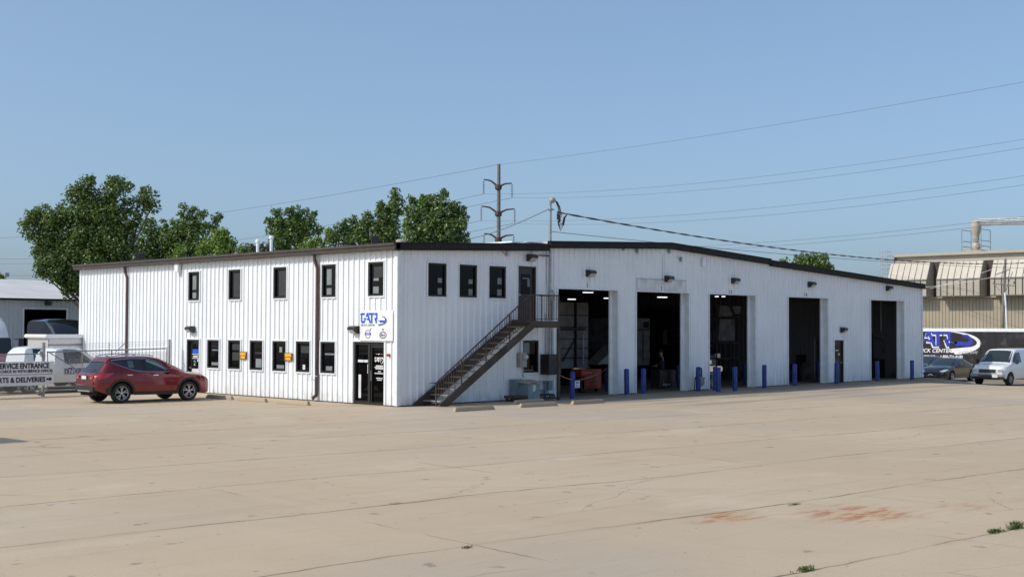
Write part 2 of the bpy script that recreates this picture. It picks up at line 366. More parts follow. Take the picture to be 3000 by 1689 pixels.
def corr(mb, P, u0, u1, top, holes, phase=0.):              # P(u, off, z) -> point
    pr = ribs(u0, u1, [c for h in holes for c in h[:2]]+([15.2, OX, 22.9] if top else []), phase)
    for (a, oa), (b, ob) in zip(pr, pr[1:]):
        mid = (a+b)/2; ta, tb = top(a+1e-5), top(b-1e-5); segs = [(0., None)]; z = 0.; out = []
        for h in sorted([h for h in holes if h[0] < mid < h[1]], key=lambda h: h[2]):
            if h[2] > z+1e-4: out.append((z, h[2], z, h[2]))
            z = h[3]
        out.append((z, ta, z, tb))
        for z0a, z1a, z0b, z1b in out: mb.quad(P(a, oa, z0a), P(b, ob, z0b), P(b, ob, z1b), P(a, oa, z1a))
    return mb
UPW = [(13.13, 'blind'), (10.07, 'none'), (6.94, 'none'), (3.86, 'blind'), (1.14, 'sheet')]
LOWW = [11.60, 10.05, 8.50, 6.95, 5.42, 3.89]
holesL = [(c-.43, c+.43, 3.83, 5.03) for c, _ in UPW]+[(c-.44, c+.44, 1.05, 2.20) for c in LOWW]+[(12.67, 13.63, 0, 2.20), (.66, 2.40, 0, 2.22)]
BAYS = [(8.14, 11.75), (12.99, 16.60), (18.14, 21.75), (24.59, 28.20), (32.55, 36.16)]; BH = 4.27
FW = [(1.36, 2.25, 3.83, 5.02), (2.87, 3.76, 3.83, 5.02), (4.37, 5.26, 3.83, 5.02), (6.17, 7.05, 1.03, 2.26)]
holesF = FW+[(5.91, 6.90, 2.99, 5.08), (28.86, 29.76, 0, 2.17)]+[(a, b, 0, BH) for a, b in BAYS]
mb = MB(); corr(mb, lambda u, o, z: (-o, u, z), 0, L, lambda u: 5.52, holesL, .05); tag(mb.build('side_wall', 'white_panel', BLD, fix=False), 'sunlit side wall with two rows of windows')
mb = MB(); corr(mb, lambda u, o, z: (u, -o, z), 0, RX, roofz, holesF, .07); tag(mb.build('front_wall', 'white_panel', BLD, fix=False), 'shaded gable wall with the truck bays')
mb = MB(); corr(mb, lambda u, o, z: (RX+o, u, z), 0, L, lambda u: 5.12, []); corr(mb, lambda u, o, z: (u, L+o, z), 0, RX, roofz, []); mb.build('rear_wall', 'white_panel', BLD, fix=False)
# liner walls, floor, partitions, ceiling
def liner(mb, x0, x1, y, holes, top=5.0):
    us = sorted({x0, x1} | {c for h in holes for c in h[:2] if x0 < c < x1})
    for a, b in zip(us, us[1:]):
        z = 0.
        for h in [h for h in holes if h[0] < (a+b)/2 < h[1]]:
            if h[2] > z: mb.quad((a, y, z), (b, y, z), (b, y, h[2]), (a, y, h[2]))
            z = h[3]
        mb.quad((a, y, z), (b, y, z), (b, y, top), (a, y, top))
T = .30
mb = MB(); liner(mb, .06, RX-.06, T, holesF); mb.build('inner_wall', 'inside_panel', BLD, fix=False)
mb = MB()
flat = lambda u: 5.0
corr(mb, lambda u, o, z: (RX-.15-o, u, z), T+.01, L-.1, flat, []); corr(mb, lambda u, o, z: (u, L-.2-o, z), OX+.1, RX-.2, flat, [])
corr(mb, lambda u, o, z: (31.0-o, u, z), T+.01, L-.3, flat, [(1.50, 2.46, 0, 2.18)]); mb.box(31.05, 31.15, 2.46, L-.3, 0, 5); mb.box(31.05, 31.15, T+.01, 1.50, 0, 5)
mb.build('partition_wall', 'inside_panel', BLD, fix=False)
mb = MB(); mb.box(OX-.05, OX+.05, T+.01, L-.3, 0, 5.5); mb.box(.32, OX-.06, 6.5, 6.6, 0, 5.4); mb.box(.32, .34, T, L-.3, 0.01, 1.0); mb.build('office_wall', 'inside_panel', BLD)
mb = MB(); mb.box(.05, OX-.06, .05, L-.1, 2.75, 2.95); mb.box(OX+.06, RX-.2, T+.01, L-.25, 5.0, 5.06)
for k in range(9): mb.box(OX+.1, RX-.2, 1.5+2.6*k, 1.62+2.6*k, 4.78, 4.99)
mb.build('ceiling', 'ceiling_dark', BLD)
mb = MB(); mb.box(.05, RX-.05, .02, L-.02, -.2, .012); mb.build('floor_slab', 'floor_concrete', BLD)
mb = MB()
for x0, x1 in ((-.22, OX), (OX, 15.2), (15.2, 22.9), (22.9, RX+.15)):
    a, b = roofz(x0+.002)+.02, roofz(x1-.002)+.02
    mb.add([(x0, -.1, a), (x1, -.1, b), (x1, L+.15, b), (x0, L+.15, a), (x0, -.1, a+.12), (x1, -.1, b+.12), (x1, L+.15, b+.12), (x0, L+.15, a+.12)], [(0, 1, 2, 3), (4, 5, 6, 7), (0, 1, 5, 4), (1, 2, 6, 5), (2, 3, 7, 6), (3, 0, 4, 7)])
ROOF = mb.build('roof', 'asphalt_roof', BLD)
mb = MB()
for k in range(9): mb.box(6.55+.1*k, 7.48, .12+.02*k, 3.0, 6.02+.005*k, 6.035+.008*k)
mb.box(5.9, 7.45, .3, 3.5, 5.98, 6.03); mb.build('roof_flashing', 'white_trim', ROOF)
# rake fascia: black-brown box trim with a lower lip
def rake(x0, x1, name='fascia'):
    mb = MB(); a, b = roofz(x0+.002), roofz(x1-.002)
    for y0, y1, lo, hi in ((-.20, -.045, -.13, .15), (-.225, -.045, .105, .135), (-.215, -.045, -.115, -.085)):
        mb.add([(x, y, z) for x, zc in ((x0, a), (x1, b)) for y in (y0, y1) for z in (zc+lo, zc+hi)], [(0, 1, 3, 2), (4, 6, 7, 5), (0, 4, 5, 1), (2, 3, 7, 6), (0, 2, 6, 4), (1, 5, 7, 3)])
    mb.build(name, 'fascia_brown', BLD)
rake(-.24, OX-.06); rake(OX, 15.2); rake(15.203, 22.9); rake(22.95, RX+.14)
mb = MB(); prof = [(-.05, 5.40), (-.23, 5.40), (-.31, 5.42), (-.32, 5.52), (-.37, 5.56), (-.37, 5.635), (-.33, 5.635), (-.05, 5.61)]
mb.prism([(x, z) for x, z in prof], -L-.05, .20, XF((1, 0, 0), (0, 0, 1), (0, -1, 0), (0, 0, 0))); mb.build('gutter', 'gutter_brown', BLD)
# corner trim; dark strips at the foot stand in for a shadow gap
for b_ in ((-.048, .12, -.056, -.046, .02, 5.38), (-.056, -.046, -.046, .12, .02, 5.38), (RX-.1, RX+.056, -.056, -.046, .02, 5.0), (OX-.04, OX+.09, -.056, -.046, 4.3, 5.80)): mb = MB(); mb.box(*b_); mb.build('corner_trim', 'white_trim', BLD)
mb = MB(); mb.box(-.06, -.001, .0, .66, .0, .035); mb.box(-.06, -.001, 2.40, 12.67, .0, .035); mb.box(-.06, -.001, 13.63, L, .0, .035); mb.build('base_shadow_strip', 'steel_weathered', BLD)
for x0, x1 in ((0, 8.14), (11.75, 12.99), (16.60, 18.14), (21.75, 24.59), (28.20, 28.86), (29.76, 32.55), (36.16, RX)): mb = MB(); mb.box(x0, x1, -.058, -.001, .0, .04); mb.build('base_shadow_strip', 'steel_weathered', BLD)
def trim(mb, W, a, b, z0, z1, w=.055, d=.050, bottom=True):  # W(u, off, z)
    bx = lambda u0, u1, o0, o1, za, zb: mb.add([W(u, o, z) for u in (u0, u1) for o in (o0, o1) for z in (za, zb)], [(0, 1, 3, 2), (4, 6, 7, 5), (0, 4, 5, 1), (2, 3, 7, 6), (0, 2, 6, 4), (1, 5, 7, 3)])
    bx(a-w, a, -.02, d, z0 if not bottom else z0-w, z1+w); bx(b, b+w, -.02, d, z0 if not bottom else z0-w, z1+w); bx(a, b, -.02, d, z1, z1+w)
    if bottom: bx(a, b, -.02, d+.012, z0-w, z0)
WL = lambda u, o, z: (-o, u, z); WF = lambda u, o, z: (u, -o, z)
def bxw(mb, W, u0, u1, o0, o1, z0, z1): return mb.add([W(u, o, z) for u in (u0, u1) for o in (o0, o1) for z in (z0, z1)], [(0, 1, 3, 2), (4, 6, 7, 5), (0, 4, 5, 1), (2, 3, 7, 6), (0, 2, 6, 4), (1, 5, 7, 3)])
def window(W, a, b, z0, z1, papers=(), fw=.065, blind=None):
    mb = MB(); f = fw
    for u0, u1, za, zb in ((a, a+f, z0, z1), (b-f, b, z0, z1), (a+f, b-f, z0, z0+f), (a+f, b-f, z1-f, z1)): bxw(mb, W, u0, u1, -.09, .022, za, zb)
    fr = mb.build('window', 'frame_dark', BLD)
    mb = MB(); trim(mb, W, a, b, z0, z1, .045); mb.build('trim', 'white_trim', fr)
    mb = MB(); bxw(mb, W, a+f, b-f, -.05, -.042, z0+f, z1-f); mb.build('pane', 'glass_dark', fr)
    for (u0, u1, za, zb, mt) in papers:
        mb = MB(); bxw(mb, W, a+(b-a)*u0, a+(b-a)*u1, -.041, -.036, z0+(z1-z0)*za, z0+(z1-z0)*zb); mb.build('notice', mt, fr)
    return fr
# on the side wall u runs away from the viewer: 1 = left in the photo
for c, k in UPW:
    P = {'blind': [(.42, .75, .38, .86, 'screen_grey'), (.42, .75, .08, .28, 'screen_grey')], 'none': [(.10, .70, .08, .88, 'blind_dark')], 'sheet': [(.12, .72, .55, .86, 'blind_dark'), (.42, .75, .45, .53, 'screen_grey'), (.42, .78, .08, .28, 'screen_grey')]}[k]
    window(WL, c-.43, c+.43, 3.83, 5.03, P)
LP = [[(.2, .75, .1, .2, 'screen_grey'), (.1, .74, .62, .66, 'screen_grey')], [(.12, .78, .30, .58, 'blind_dark'), (.12, .78, .66, .86, 'blind_dark')],
      [(.2, .65, .08, .38, 'screen_grey'), (.12, .7, .55, .6, 'blind_dark')], [(.25, .8, .08, .2, 'screen_grey'), (.4, .6, .62, .80, 'screen_grey')],
      [(.45, .62, .08, .24, 'paper'), (.12, .75, .62, .84, 'blind_dark')], [(.3, .72, .08, .22, 'screen_grey'), (.12, .8, .58, .63, 'screen_grey')]]
for c, P in zip(LOWW, LP): window(WL, c-.44, c+.44, 1.05, 2.20, P)
for i, (a, b, z0, z1) in enumerate(FW[:3]): window(WF, a, b, z0, z1, [(.60, .82, .42, .56, 'screen_grey'), (.60, .82, .06, .26, 'screen_grey')] if i < 2 else [(.58, .82, .44, .64, 'screen_grey'), (.56, .82, .08, .28, 'screen_grey')])
window(WF, *FW[3], [(.1, .5, .58, .92, 'screen_grey'), (.12, .75, .06, .09, 'screen_grey'), (.6, .75, .1, .22, 'blind_dark')])
# doors
def slabdoor(W, a, b, z0, z1, lite, name='door', hand=1, rec=.06):
    mb = MB(); f = .06
    bxw(mb, W, a, a+f, -.12, .02, z0, z1); bxw(mb, W, b-f, b, -.12, .02, z0, z1); bxw(mb, W, a+f, b-f, -.12, .02, z1-f, z1); bxw(mb, W, a+f, b-f, -rec-.05, -rec, z0+.02, z1-f-.004)
    d = mb.build(name, 'door_black', BLD)
    mb = MB(); trim(mb, W, a, b, z0, z1, .05, bottom=False); mb.build('trim', 'white_trim', d)
    if lite:
        u0, u1, za, zb = lite; mb = MB(); bxw(mb, W, u0, u1, -rec+.004, -rec+.010, za, zb); mb.build('pane', 'glass_dark', d)
    mb = MB(); hx = a+.14 if hand > 0 else b-.14; bxw(mb, W, hx-.06, hx+.06, -rec+.03, -rec+.055, z0+.98, z0+1.02); bxw(mb, W, hx-.02, hx+.02, -rec, -rec+.03, z0+.96, z0+1.04); mb.build('handle', 'galvanised', d)
    return d
d = slabdoor(WF, 5.91, 6.90, 2.99, 5.08, (6.16, 6.66, 4.02, 4.78), hand=1)
mb = MB(); bxw(mb, WF, 6.22, 6.58, -.048, -.044, 4.60, 4.64); bxw(mb, WF, 6.50, 6.62, -.048, -.044, 4.3, 4.6); mb.build('notice', 'screen_grey', d)
d = slabdoor(WF, 28.86, 29.76, 0.02, 2.17, (29.05, 29.55, 1.2, 1.95), hand=-1)
mb = MB(); bxw(mb, WF, 29.08, 29.42, -.048, -.044, 1.62, 1.67); bxw(mb, WF, 29.36, 29.50, -.048, -.044, 1.4, 1.5); mb.build('notice', 'paper', d)
d = slabdoor(WL, 12.67, 13.63, 0.02, 2.20, (12.85, 13.42, 1.02, 2.02), hand=-1, rec=.10)
mb = MB(); bxw(mb, WL, 12.93, 13.38, -.089, -.084, 1.60, 1.80); mb.build('notice', 'sign_blue', d)
mb = MB(); bxw(mb, WL, 12.91, 13.40, -.089, -.086, 1.57, 1.60); bxw(mb, WL, 12.96, 13.34, -.089, -.084, 1.46, 1.53); bxw(mb, WL, 12.9, 13.40, -.089, -.084, 1.40, 1.43); bxw(mb, WL, 12.92, 13.0, -.089, -.084, 1.28, 1.38); bxw(mb, WL, 12.82, 13.40, -.088, -.080, .74, .98); mb.build('notice', 'paper', d)
text('door_number', '2', .30, 'paper', d, LEFT(13.28, 1.12, -.086), .002)
# main entrance: side panel on the left, glazed door on the right
mb = MB(); a, b, z1 = .66, 2.40, 2.22; f = .07
for u0, u1, za, zb in ((a, a+f, 0.02, z1), (b-f, b, 0.02, z1), (a+f, b-f, z1-.10, z1), (1.50, 1.62, 0.02, z1-.1), (1.62, b-f, .02, .12), (a+f, 1.50, .02, .10)): bxw(mb, WL, u0, u1, -.16, -.02, za, zb)
bxw(mb, WL, a+f, a+f+.07, -.15, -.05, .1, z1-.1); bxw(mb, WL, 1.43, 1.50, -.15, -.05, .1, z1-.1); bxw(mb, WL, a+f+.07, 1.43, -.15, -.05, z1-.2, z1-.1)
E_ = mb.build('entrance_door', 'frame_dark', BLD)
mb = MB(); trim(mb, WL, a, b, 0, z1, .07, bottom=False); mb.build('trim', 'white_trim', E_)
mb = MB(); bxw(mb, WL, a+f+.07, 1.43, -.11, -.10, .1, z1-.2); bxw(mb, WL, 1.62, b-f, -.11, -.10, .12, z1-.1); mb.build('pane', 'glass_dark', E_)
mb = MB(); mb.tube([(.045, 1.47, .85), (.045, 1.47, 1.2)], .016); mb.tube([(.045, 1.47, .87), (.1, 1.47, .87)], .012); mb.tube([(.045, 1.47, 1.18), (.1, 1.47, 1.18)], .012); mb.build('handle', 'galvanised', E_)
mb = MB()
for u0, u1, za, zb in ((1.66, 1.96, 1.49, 1.58), (1.98, 2.28, 1.49, 1.58), (1.64, 1.74, 1.10, 1.42), (2.10, 2.24, .22, 1.05)): bxw(mb, WL, u0, u1, -.098, -.094, za, zb)
mb.build('notice', 'paper', E_)
mb = MB()
for cy, hw, za, zb in ((1.07, .20, 1.36, 1.40), (1.07, .27, 1.31, 1.345), (1.07, .22, 1.26, 1.30), (1.07, .08, 1.17, 1.20), (1.07, .27, 1.10, 1.135), (1.07, .18, .93, .965), (1.07, .13, .87, .90)): bxw(mb, WL, cy-hw, cy+hw, -.098, -.095, za, zb)
mb.build('lettering', 'paper', E_)
# the GATR letters as strokes (unit height), swoosh and reptile body
GA = [[(0, .86), (.10, 1), (.74, 1), (.66, .80), (.04, .80)], [(.10, .80), (.30, .80), (.30, .22), (.22, 0), (.10, .16)], [(.22, 0), (.68, 0), (.78, .22), (.30, .22)], [(.58, .22), (.78, .22), (.92, .52), (.72, .52)], [(.50, .40), (.66, .40), (.72, .52), (.58, .52)],
      [(.86, .62), (1.10, .62), (1.10, 1), (.98, 1)], [(1.10, 1), (1.24, 1), (1.66, .04), (1.42, .04), (1.10, .74)], [(.98, .30), (1.34, .30), (1.26, .46), (1.02, .46)],
      [(1.30, 1), (2.20, 1), (2.10, .80), (1.38, .80)], [(1.66, .80), (1.90, .80), (1.90, 0), (1.44, 0), (1.42, .04), (1.66, .04)],
      [(2.28, 1), (2.66, 1), (2.66, .36), (2.50, .36), (2.44, .80), (2.20, .80)], [(2.20, .52), (2.46, .52), (2.52, .36), (2.26, .36)], [(2.24, .40), (2.50, .40), (2.62, 0), (2.40, 0)]]
def ring(cx, cy, rx, ry, a0, a1, w0, w1, n=22):
    o, i = [], []
    for k in range(n+1):
        t_ = k/n; a = radians(a0+(a1-a0)*t_); w = w0+(w1-w0)*sin(pi*t_*.5); o.append((cx+rx*cos(a), cy+ry*sin(a))); i.append((cx+(rx-w)*cos(a), cy+(ry-w)*sin(a)))
    return [[o[k], o[k+1], i[k+1], i[k]] for k in range(n)]
GATOR = [[(2.74, .46), (3.05, .38), (3.30, .44), (3.30, .24), (3.00, .30), (2.78, .34)], [(3.05, .38), (3.45, .46), (3.95, .42), (4.20, .40), (4.10, .10), (3.60, .12), (3.20, .14)], [(4.20, .40), (4.30, .60), (4.52, .44), (4.40, .16), (4.10, .10)],
         [(4.30, .60), (4.00, .84), (4.12, .96), (4.42, .74), (4.52, .44)], [(4.00, .84), (3.60, .88), (3.70, .97), (4.12, .96)], [(3.25, .16), (3.40, .16), (3.34, .03), (3.22, .05)], [(3.95, .14), (4.10, .12), (4.08, .0), (3.96, .02)]]
def strokes(name, polys, s, mat, parent, X, th=.004, wx=1.):
    mb = MB(); inv = wm(parent).inverted() if parent else Matrix()
    for p in polys: mb.prism([(x*s*wx, y*s) for x, y in p], 0, th, inv @ X)
    return mb.build(name, mat, parent)
S = thing('entrance_sign', (-.05, .14, 2.26), 'white panel sign with blue lettering and round emblems above the corner entrance', 'sign')
mb = MB(); mb.box(0, .035, 0, 1.82, 0, 1.06); mb.build('board', 'sign_white', S, bevel=.004); S.location.x = -.090
strokes('logo', GA, .36, 'sign_blue', S, LEFT(1.93, 2.88, .0915))
strokes('logo', [[(x*1., y) for x, y in p] for p in GATOR], .25, 'sign_blue', S, LEFT(1.625, 2.87, .0895))
strokes('swoosh', ring(2.7, .42, 2.0, .74, 62, -88, .02, .26), .25, 'logo_grey', S, LEFT(1.625, 2.86, .0875))
strokes('shadow_stroke', [[(x+.045, y-.05) for x, y in p] for p in GA], .36, 'pale_blue', S, LEFT(1.93, 2.88, .0902), .0010)
text('lettering', 'TRUCK CENTER', .098, 'logo_grey', S, LEFT(1.92, 2.775, .0925), .002, .3, .002, 1.12)
mb = MB(); R_ = wm(S).inverted() @ LEFT(1.50, 2.49, .088)
for q in ring(0, 0, .155, .155, 0, 360, .028, .028): mb.prism(q, 0, .004, R_)
mb.prism([(.10, .13), (.135, .10), (.20, .20), (.19, .225), (.15, .21)], 0, .004, R_); mb.build('emblem', 'logo_grey', S)
mb = MB(); mb.box(-.175, .175, -.028, .052, .0045, .008, R_); mb.build('emblem_band', 'mural_blue', S); text('emblem_text', 'VOLVO', .060, 'white_ink', S, LEFT(1.50+.12, 2.482, .097), .001, 0, .002, 1.1)
R_ = wm(S).inverted() @ LEFT(.66, 2.465, .088); mb = MB()
for q in ring(0, 0, .20, .125, 0, 360, .045, .045): mb.prism(q, 0, .004, R_)
mb.prism([(-.05, .17), (-.02, .16), (.02, .15), (.04, .18), (.06, .17), (.03, .22), (-.01, .21), (-.03, .24), (-.06, .22)], 0, .004, R_); mb.build('emblem', 'logo_grey', S)
text('emblem_text', 'Mack', .12, 'logo_grey', S, LEFT(.80, 2.43, .0925), .002, .25, .003)
mb = MB()
for q in ring(0, 0, .05, .05, 0, 360, .05, .05, 8): mb.prism(q, 0, .003, wm(E_).inverted() @ LEFT(1.02, 1.59, -.097) )
for p in GA: mb.prism([(x*.13, y*.16) for x, y in p], 0, .003, wm(E_).inverted() @ LEFT(1.34, 1.52, -.097))
for q in ring(0, 0, .14, .12, -100, 80, .01, .05, 10): mb.prism(q, 0, .003, wm(E_).inverted() @ LEFT(.98, 1.58, -.097))
mb.build('lettering', 'white_ink', E_)
# bays: reveals, headers, numbers, seal guides
for i, (a, b) in enumerate(BAYS):
    mb = MB()
    for u0, u1 in ((a-.05, a+.0), (b, b+.05)): mb.box(u0, u1, -.060, -.046, .02, BH+.05)
    mb.box(a, b, -.060, -.046, BH, BH+.05)
    mb.box(a-.04, a-.002, -.046, T+.02, .014, BH); mb.box(b+.002, b+.04, -.046, T+.02, .014, BH); mb.box(a, b, -.046, T+.02, BH+.002, BH+.04)
    mb.box(b-.13, b+.002, T-.03, T+.03, .014, BH); mb.box(a-.002, a+.06, T-.03, T+.03, .014, BH)
    mb.build('bay_frame', 'white_trim', BLD)
    # raised overhead door and its tracks inside
    mb = MB(); mb.box(a+.05, b-.05, .9, 4.2, 4.86, 4.91); od = mb.build('overhead_door', 'grey_panel', BLD)
    for u in (a+.03, b-.08):
        mb = MB(); mb.prism([(T+.04, .1), (T+.08, .1), (T+.08, 4.80), (4.2, 4.80), (4.2, 4.85), (T+.04, 4.85)], u, u+.05, XF((0, 1, 0), (0, 0, 1), (1, 0, 0), (0, 0, 0))); mb.build('track', 'galvanised', od)
for i, (s_, x, z) in enumerate((('1', 9.82, 4.36), ('2', 14.61, 4.37), ('3', 19.77, 4.33), ('4', 26.16, 4.33))):
    mb = MB(); mb.box(x-.06, x+.19, -.048, -.0455, z-.04, z+.21); mb.build('number_patch', 'white_trim', BLD); text('bay_number', s_, .23, 'black_ink', BLD, FRONT(x, z, .0495), .002, 0, .006, .95)
mb = MB(); mb.box(13.04, 16.38, -.0475, -.0445, 4.34, 4.80); pm = mb.build('patch_panel', 'stained_white', BLD)
mb = MB(); mb.box(13.0, 16.42, -.05, -.042, 4.80, 4.825); mb.build('patch_edge', 'galvanised', pm)
mb = MB(); mb.box(14.78, 14.84, -.06, -.036, 4.83, 5.9); mb.build('conduit', 'white_trim', BLD)
# lamps on the walls
def wall_lamp(W, u, z, w=.38, dep=.27):
    mb = MB(); pf = [(0, .14), (.16, .14), (dep, .09), (dep, .0), (.10, -.13), (0, -.13)]; n_ = len(pf)
    vs = [W(uu, .036+o, z+h) for uu in (u-w/2, u+w/2) for o, h in pf]
    mb.add(vs, [tuple(range(n_)), tuple(range(n_, 2*n_))[::-1]]+[(i, (i+1) % n_, n_+(i+1) % n_, n_+i) for i in range(n_)]); l = mb.build('wall_lamp', 'lamp_bronze', BLD)
    mb = MB(); mb.add([W(uu, .036+o, z+h) for uu in (u-w*.38, u+w*.38) for o, h in ((.125, -.112), (dep-.004, -.012), (dep+.010, -.026), (.139, -.126))], [(0, 1, 2, 3), (4, 7, 6, 5), (0, 4, 5, 1), (1, 5, 6, 2), (2, 6, 7, 3), (3, 7, 4, 0)]); mb.build('lens', 'lens', l)
wall_lamp(WL, 13.2, 2.62); wall_lamp(WL, 2.22, 2.64); wall_lamp(WF, 6.54, 5.40); wall_lamp(WF, 9.95, 4.92); wall_lamp(WF, 15.06, 4.85); wall_lamp(WF, 20.0, 4.91); wall_lamp(WF, 26.56, 4.92); wall_lamp(WF, 34.35, 4.92); wall_lamp(WF, 29.6, 2.68, .3)
# vents, brackets and boxes
mb = MB(); mb.box(-.22, -.035, 14.12, 14.42, 5.03, 5.40); mb.build('vent_hood', 'white_trim', BLD, bevel=.015)
mb = MB(); mb.box(-.10, -.035, .32, .45, 1.72, 1.82); mb.build('alarm_box', 'chest_red', BLD)
mb = MB(); mb.box(17.55, 17.78, -.12, -.036, 5.48, 5.84); mb.build('vent_box', 'white_trim', BLD)
for x, z in ((13.0, 5.95), (16.0, 5.72), (12.1, 6.02), (5.25, 5.50), (15.2, 6.05)):
    mb = MB(); mb.tube([(x-.25, -.04, z+.12), (x, -.05, z-.06)], .012, 5); mb.box(x-.03, x+.06, -.10, -.036, z-.08, z+.12); mb.build('cable_bracket', 'galvanised', BLD)
mb = MB()
for y0 in (4.60, 18.78):
    mb = MB(); w_, d_ = .11, .09
    mb.bar((-.16, y0-.02, 5.40), (-.16, y0-.02, 5.22), w_, d_, (1, 0, 0)); mb.bar((-.16, y0-.02, 5.25), (-.085, y0-.10, 4.92), w_, d_, (1, 0, 0)); mb.bar((-.085, y0-.10, 4.96), (-.085, y0-.10, .22), w_, d_, (1, 0, 0)); mb.bar((-.085, y0-.10, .24), (-.26, y0-.10, .10), w_, d_, (0, 1, 0))
    mb.build('downspout', 'spout_brown', BLD, bevel=.01)
mb = MB(); mb.box(-.075, -.04, 6.1, 6.1, .1, .1) if False else None
tubes = MB()
for u0, u1, v_, z_ in ((1709, 1757, 856, 4.66), (1665, 1701, 876, 4.2), (1771, 1798, 873, 4.25), (1928, 1974, 870, 4.25), (2097, 2108, 868, 4.33), (2117, 2127, 868, 4.33)):
    a_, b_ = on(u0, v_, 2, z_), on(u1, v_, 2, z_); mb = MB(); mb.bar((a_.x, a_.y, z_), (b_.x, a_.y+(b_.x-a_.x)*-.35, z_), .16, .05); mb.build('tube_lamp', 'tube_light', BLD)
# ------------------------------------------------------------------ things on and by the walls
for i, (y0, y1, lb) in enumerate(((9.12, 9.60, 'small amber two-row sign between the third and fourth lower windows, nearer the car'), (6.05, 6.55, 'small amber two-row sign beside the fifth lower window, nearer the entrance'))):
    s_ = thing('amber_sign', (-.045, y0, 1.46), lb, 'sign', 'amber signs on the side wall'); w_ = y1-y0
    mb = MB(); mb.box(-.045, 0, 0, w_, 0, .29); mb.build('board', 'amber_frame', s_)
    mb = MB(); mb.box(-.052, -.046, .03, w_-.07, .155, .265); mb.box(-.052, -.046, .07, w_-.10, .02, .125); mb.build('panel', 'amber', s_)
h = MB(); h.tube([(-.14+.02*sin(a*3), 4.83+.16*cos(a), .52+.42*sin(a)) for a in [k*pi*1.35/14+.5 for k in range(15)]], .012, 5); h.tube([(-.13, 4.4, .92), (-.15, 4.6, .95), (-.14, 4.95, .90)], .01, 5)
tag(h.build('garden_hose', 'white_trim'), 'pale thin hose looped round the foot of the brown downspout', 'hose')
# staircase
ST = thing('steel_staircase', (.7, -.6, 0), 'brown steel outdoor staircase climbing to the upstairs door with a railed landing', 'staircase')
YN, YF = -1.05, -.12; xb, zb_, xt, zt_ = .95, .0, 5.70, 2.99; sl = (zt_-zb_)/(xt-xb)
def stringer(y):
    mb = MB(); hw = .23
    P = [(1.02+.0, .02), (1.45, .02), (5.72, 2.73), (7.12, 2.73), (7.12, 2.99), (5.66, 2.99)]
    P = [(.70, .02), (1.40, .02), (5.74, 2.74), (7.12, 2.74), (7.12, 3.0), (5.56, 3.04), (.66, .10)] if y > -.5 else [(.98, .02), (1.42, .02), (5.74, 2.74), (7.12, 2.74), (7.12, 2.99), (5.64, 2.99), (1.0, .08)]
    mb.prism(P, y-.02, y+.02, XF((1, 0, 0), (0, 0, 1), (0, 1, 0), (0, 0, 0))); mb.build('stringer', 'stringer_grey', ST, world=True)
stringer(YN); stringer(YF)
NS = 15
for k in range(1, NS):
    z = zt_*k/NS; x = xb+.12+(xt-xb)*(k-.5)/NS; mb = MB(); mb.box(x-.15, x+.15, YN+.02, YF-.02, z-.035, z); mb.build('tread', 'tread_steel', ST, world=True)
mb = MB(); mb.box(5.66, 7.12, YN+.021, YF-.021, 2.93, 2.985); mb.build('landing', 'stair_steel', ST, world=True)
def rz(x): return 2.02*0+.83+(3.96-.83)*(x-.86)/(5.53-.86)
mb = MB(); y = YN
mb.tube([(.86, y, rz(.86)), (5.53, y, 3.96), (7.08, y, 3.96)], .027, 6); mb.tube([(.86, y, .83), (.58, y, .84), (.58, y, .57), (.86, y, .57)], .02, 6)
mb.tube([(.86, y, .30), (5.56, y, 3.06), (7.08, y, 3.06)], .014, 6)
for x in (.86, 2.06, 3.25, 4.45, 5.56, 5.68, 6.14, 7.07): mb.tube([(x, y, max(.02, (x-1.0)*sl) if x < 5.6 else 2.9), (x, y, rz(x) if x < 5.53 else 3.96)], .026, 6)
x = .98
while x < 5.5: mb.tube([(x, y, .30+(x-.86)*(2.76/4.7)), (x, y, rz(x))], .011, 5); x += .118
x = 5.80
while x < 7.05: mb.tube([(x, y, 3.06), (x, y, 3.96)], .009, 5); x += .118
mb.tube([(7.07, YN, 3.96), (7.07, -.06, 3.96)], .02, 6); mb.tube([(7.07, YN, 3.06), (7.07, -.06, 3.06)], .014, 6)
for k in range(7): mb.tube([(7.07, -.92+k*.125, 3.06), (7.07, -.92+k*.125, 3.96)], .009, 5)
mb.build('railing', 'stair_steel', ST, world=True, smooth=50)
mb = MB(); mb.box(7.02, 7.12, YN-.05, YN+.05, 0, 2.735); mb.build('post', 'stringer_grey', ST, world=True)
# electrics
MT = thing('electric_meter', (5.86, -.04, 1.05), 'grey electric meter box on the wall left of the ground window under the stairs', 'meter')
mb = MB(); mb.box(0, .38, -.16, 0, .20, .74); mb.build('box', 'meter_grey', MT, bevel=.008)
mb = MB(); mb.lathe([(.10, 0), (.10, .03), (.085, .10), (.04, .13), (.001, .135)], 20, XF((1, 0, 0), (0, 0, 1), (0, -1, 0), (.27, -.16, .58))); mb.build('dial', 'lens', MT, smooth=40)
mb = MB(); mb.tube([(.27, -.06, .20), (.27, -.06, -.14), (.30, -.06, -.18)], .022, 8); mb.build('conduit', 'meter_grey', MT); mb = MB(); mb.tube([(.10, -.06, .74), (.10, -.06, 1.18), (.2, -.05, 1.22)], .022, 8); mb.build('conduit', 'meter_grey', MT)
BB = thing('cabinet', (7.15, -.04, .94), 'black metal cabinet hung on the wall beside bay one under the landing', 'cabinet')
mb = MB(); mb.box(0, .72, -.42, 0, 0, .78); mb.build('body', 'door_black', BB, bevel=.01)
mb = MB(); mb.box(.02, .70, -.435, -.42, .02, .76); mb.build('door', 'plastic_black', BB); mb = MB(); mb.box(.60, .63, -.45, -.437, .3, .45); mb.build('handle', 'galvanised', BB)
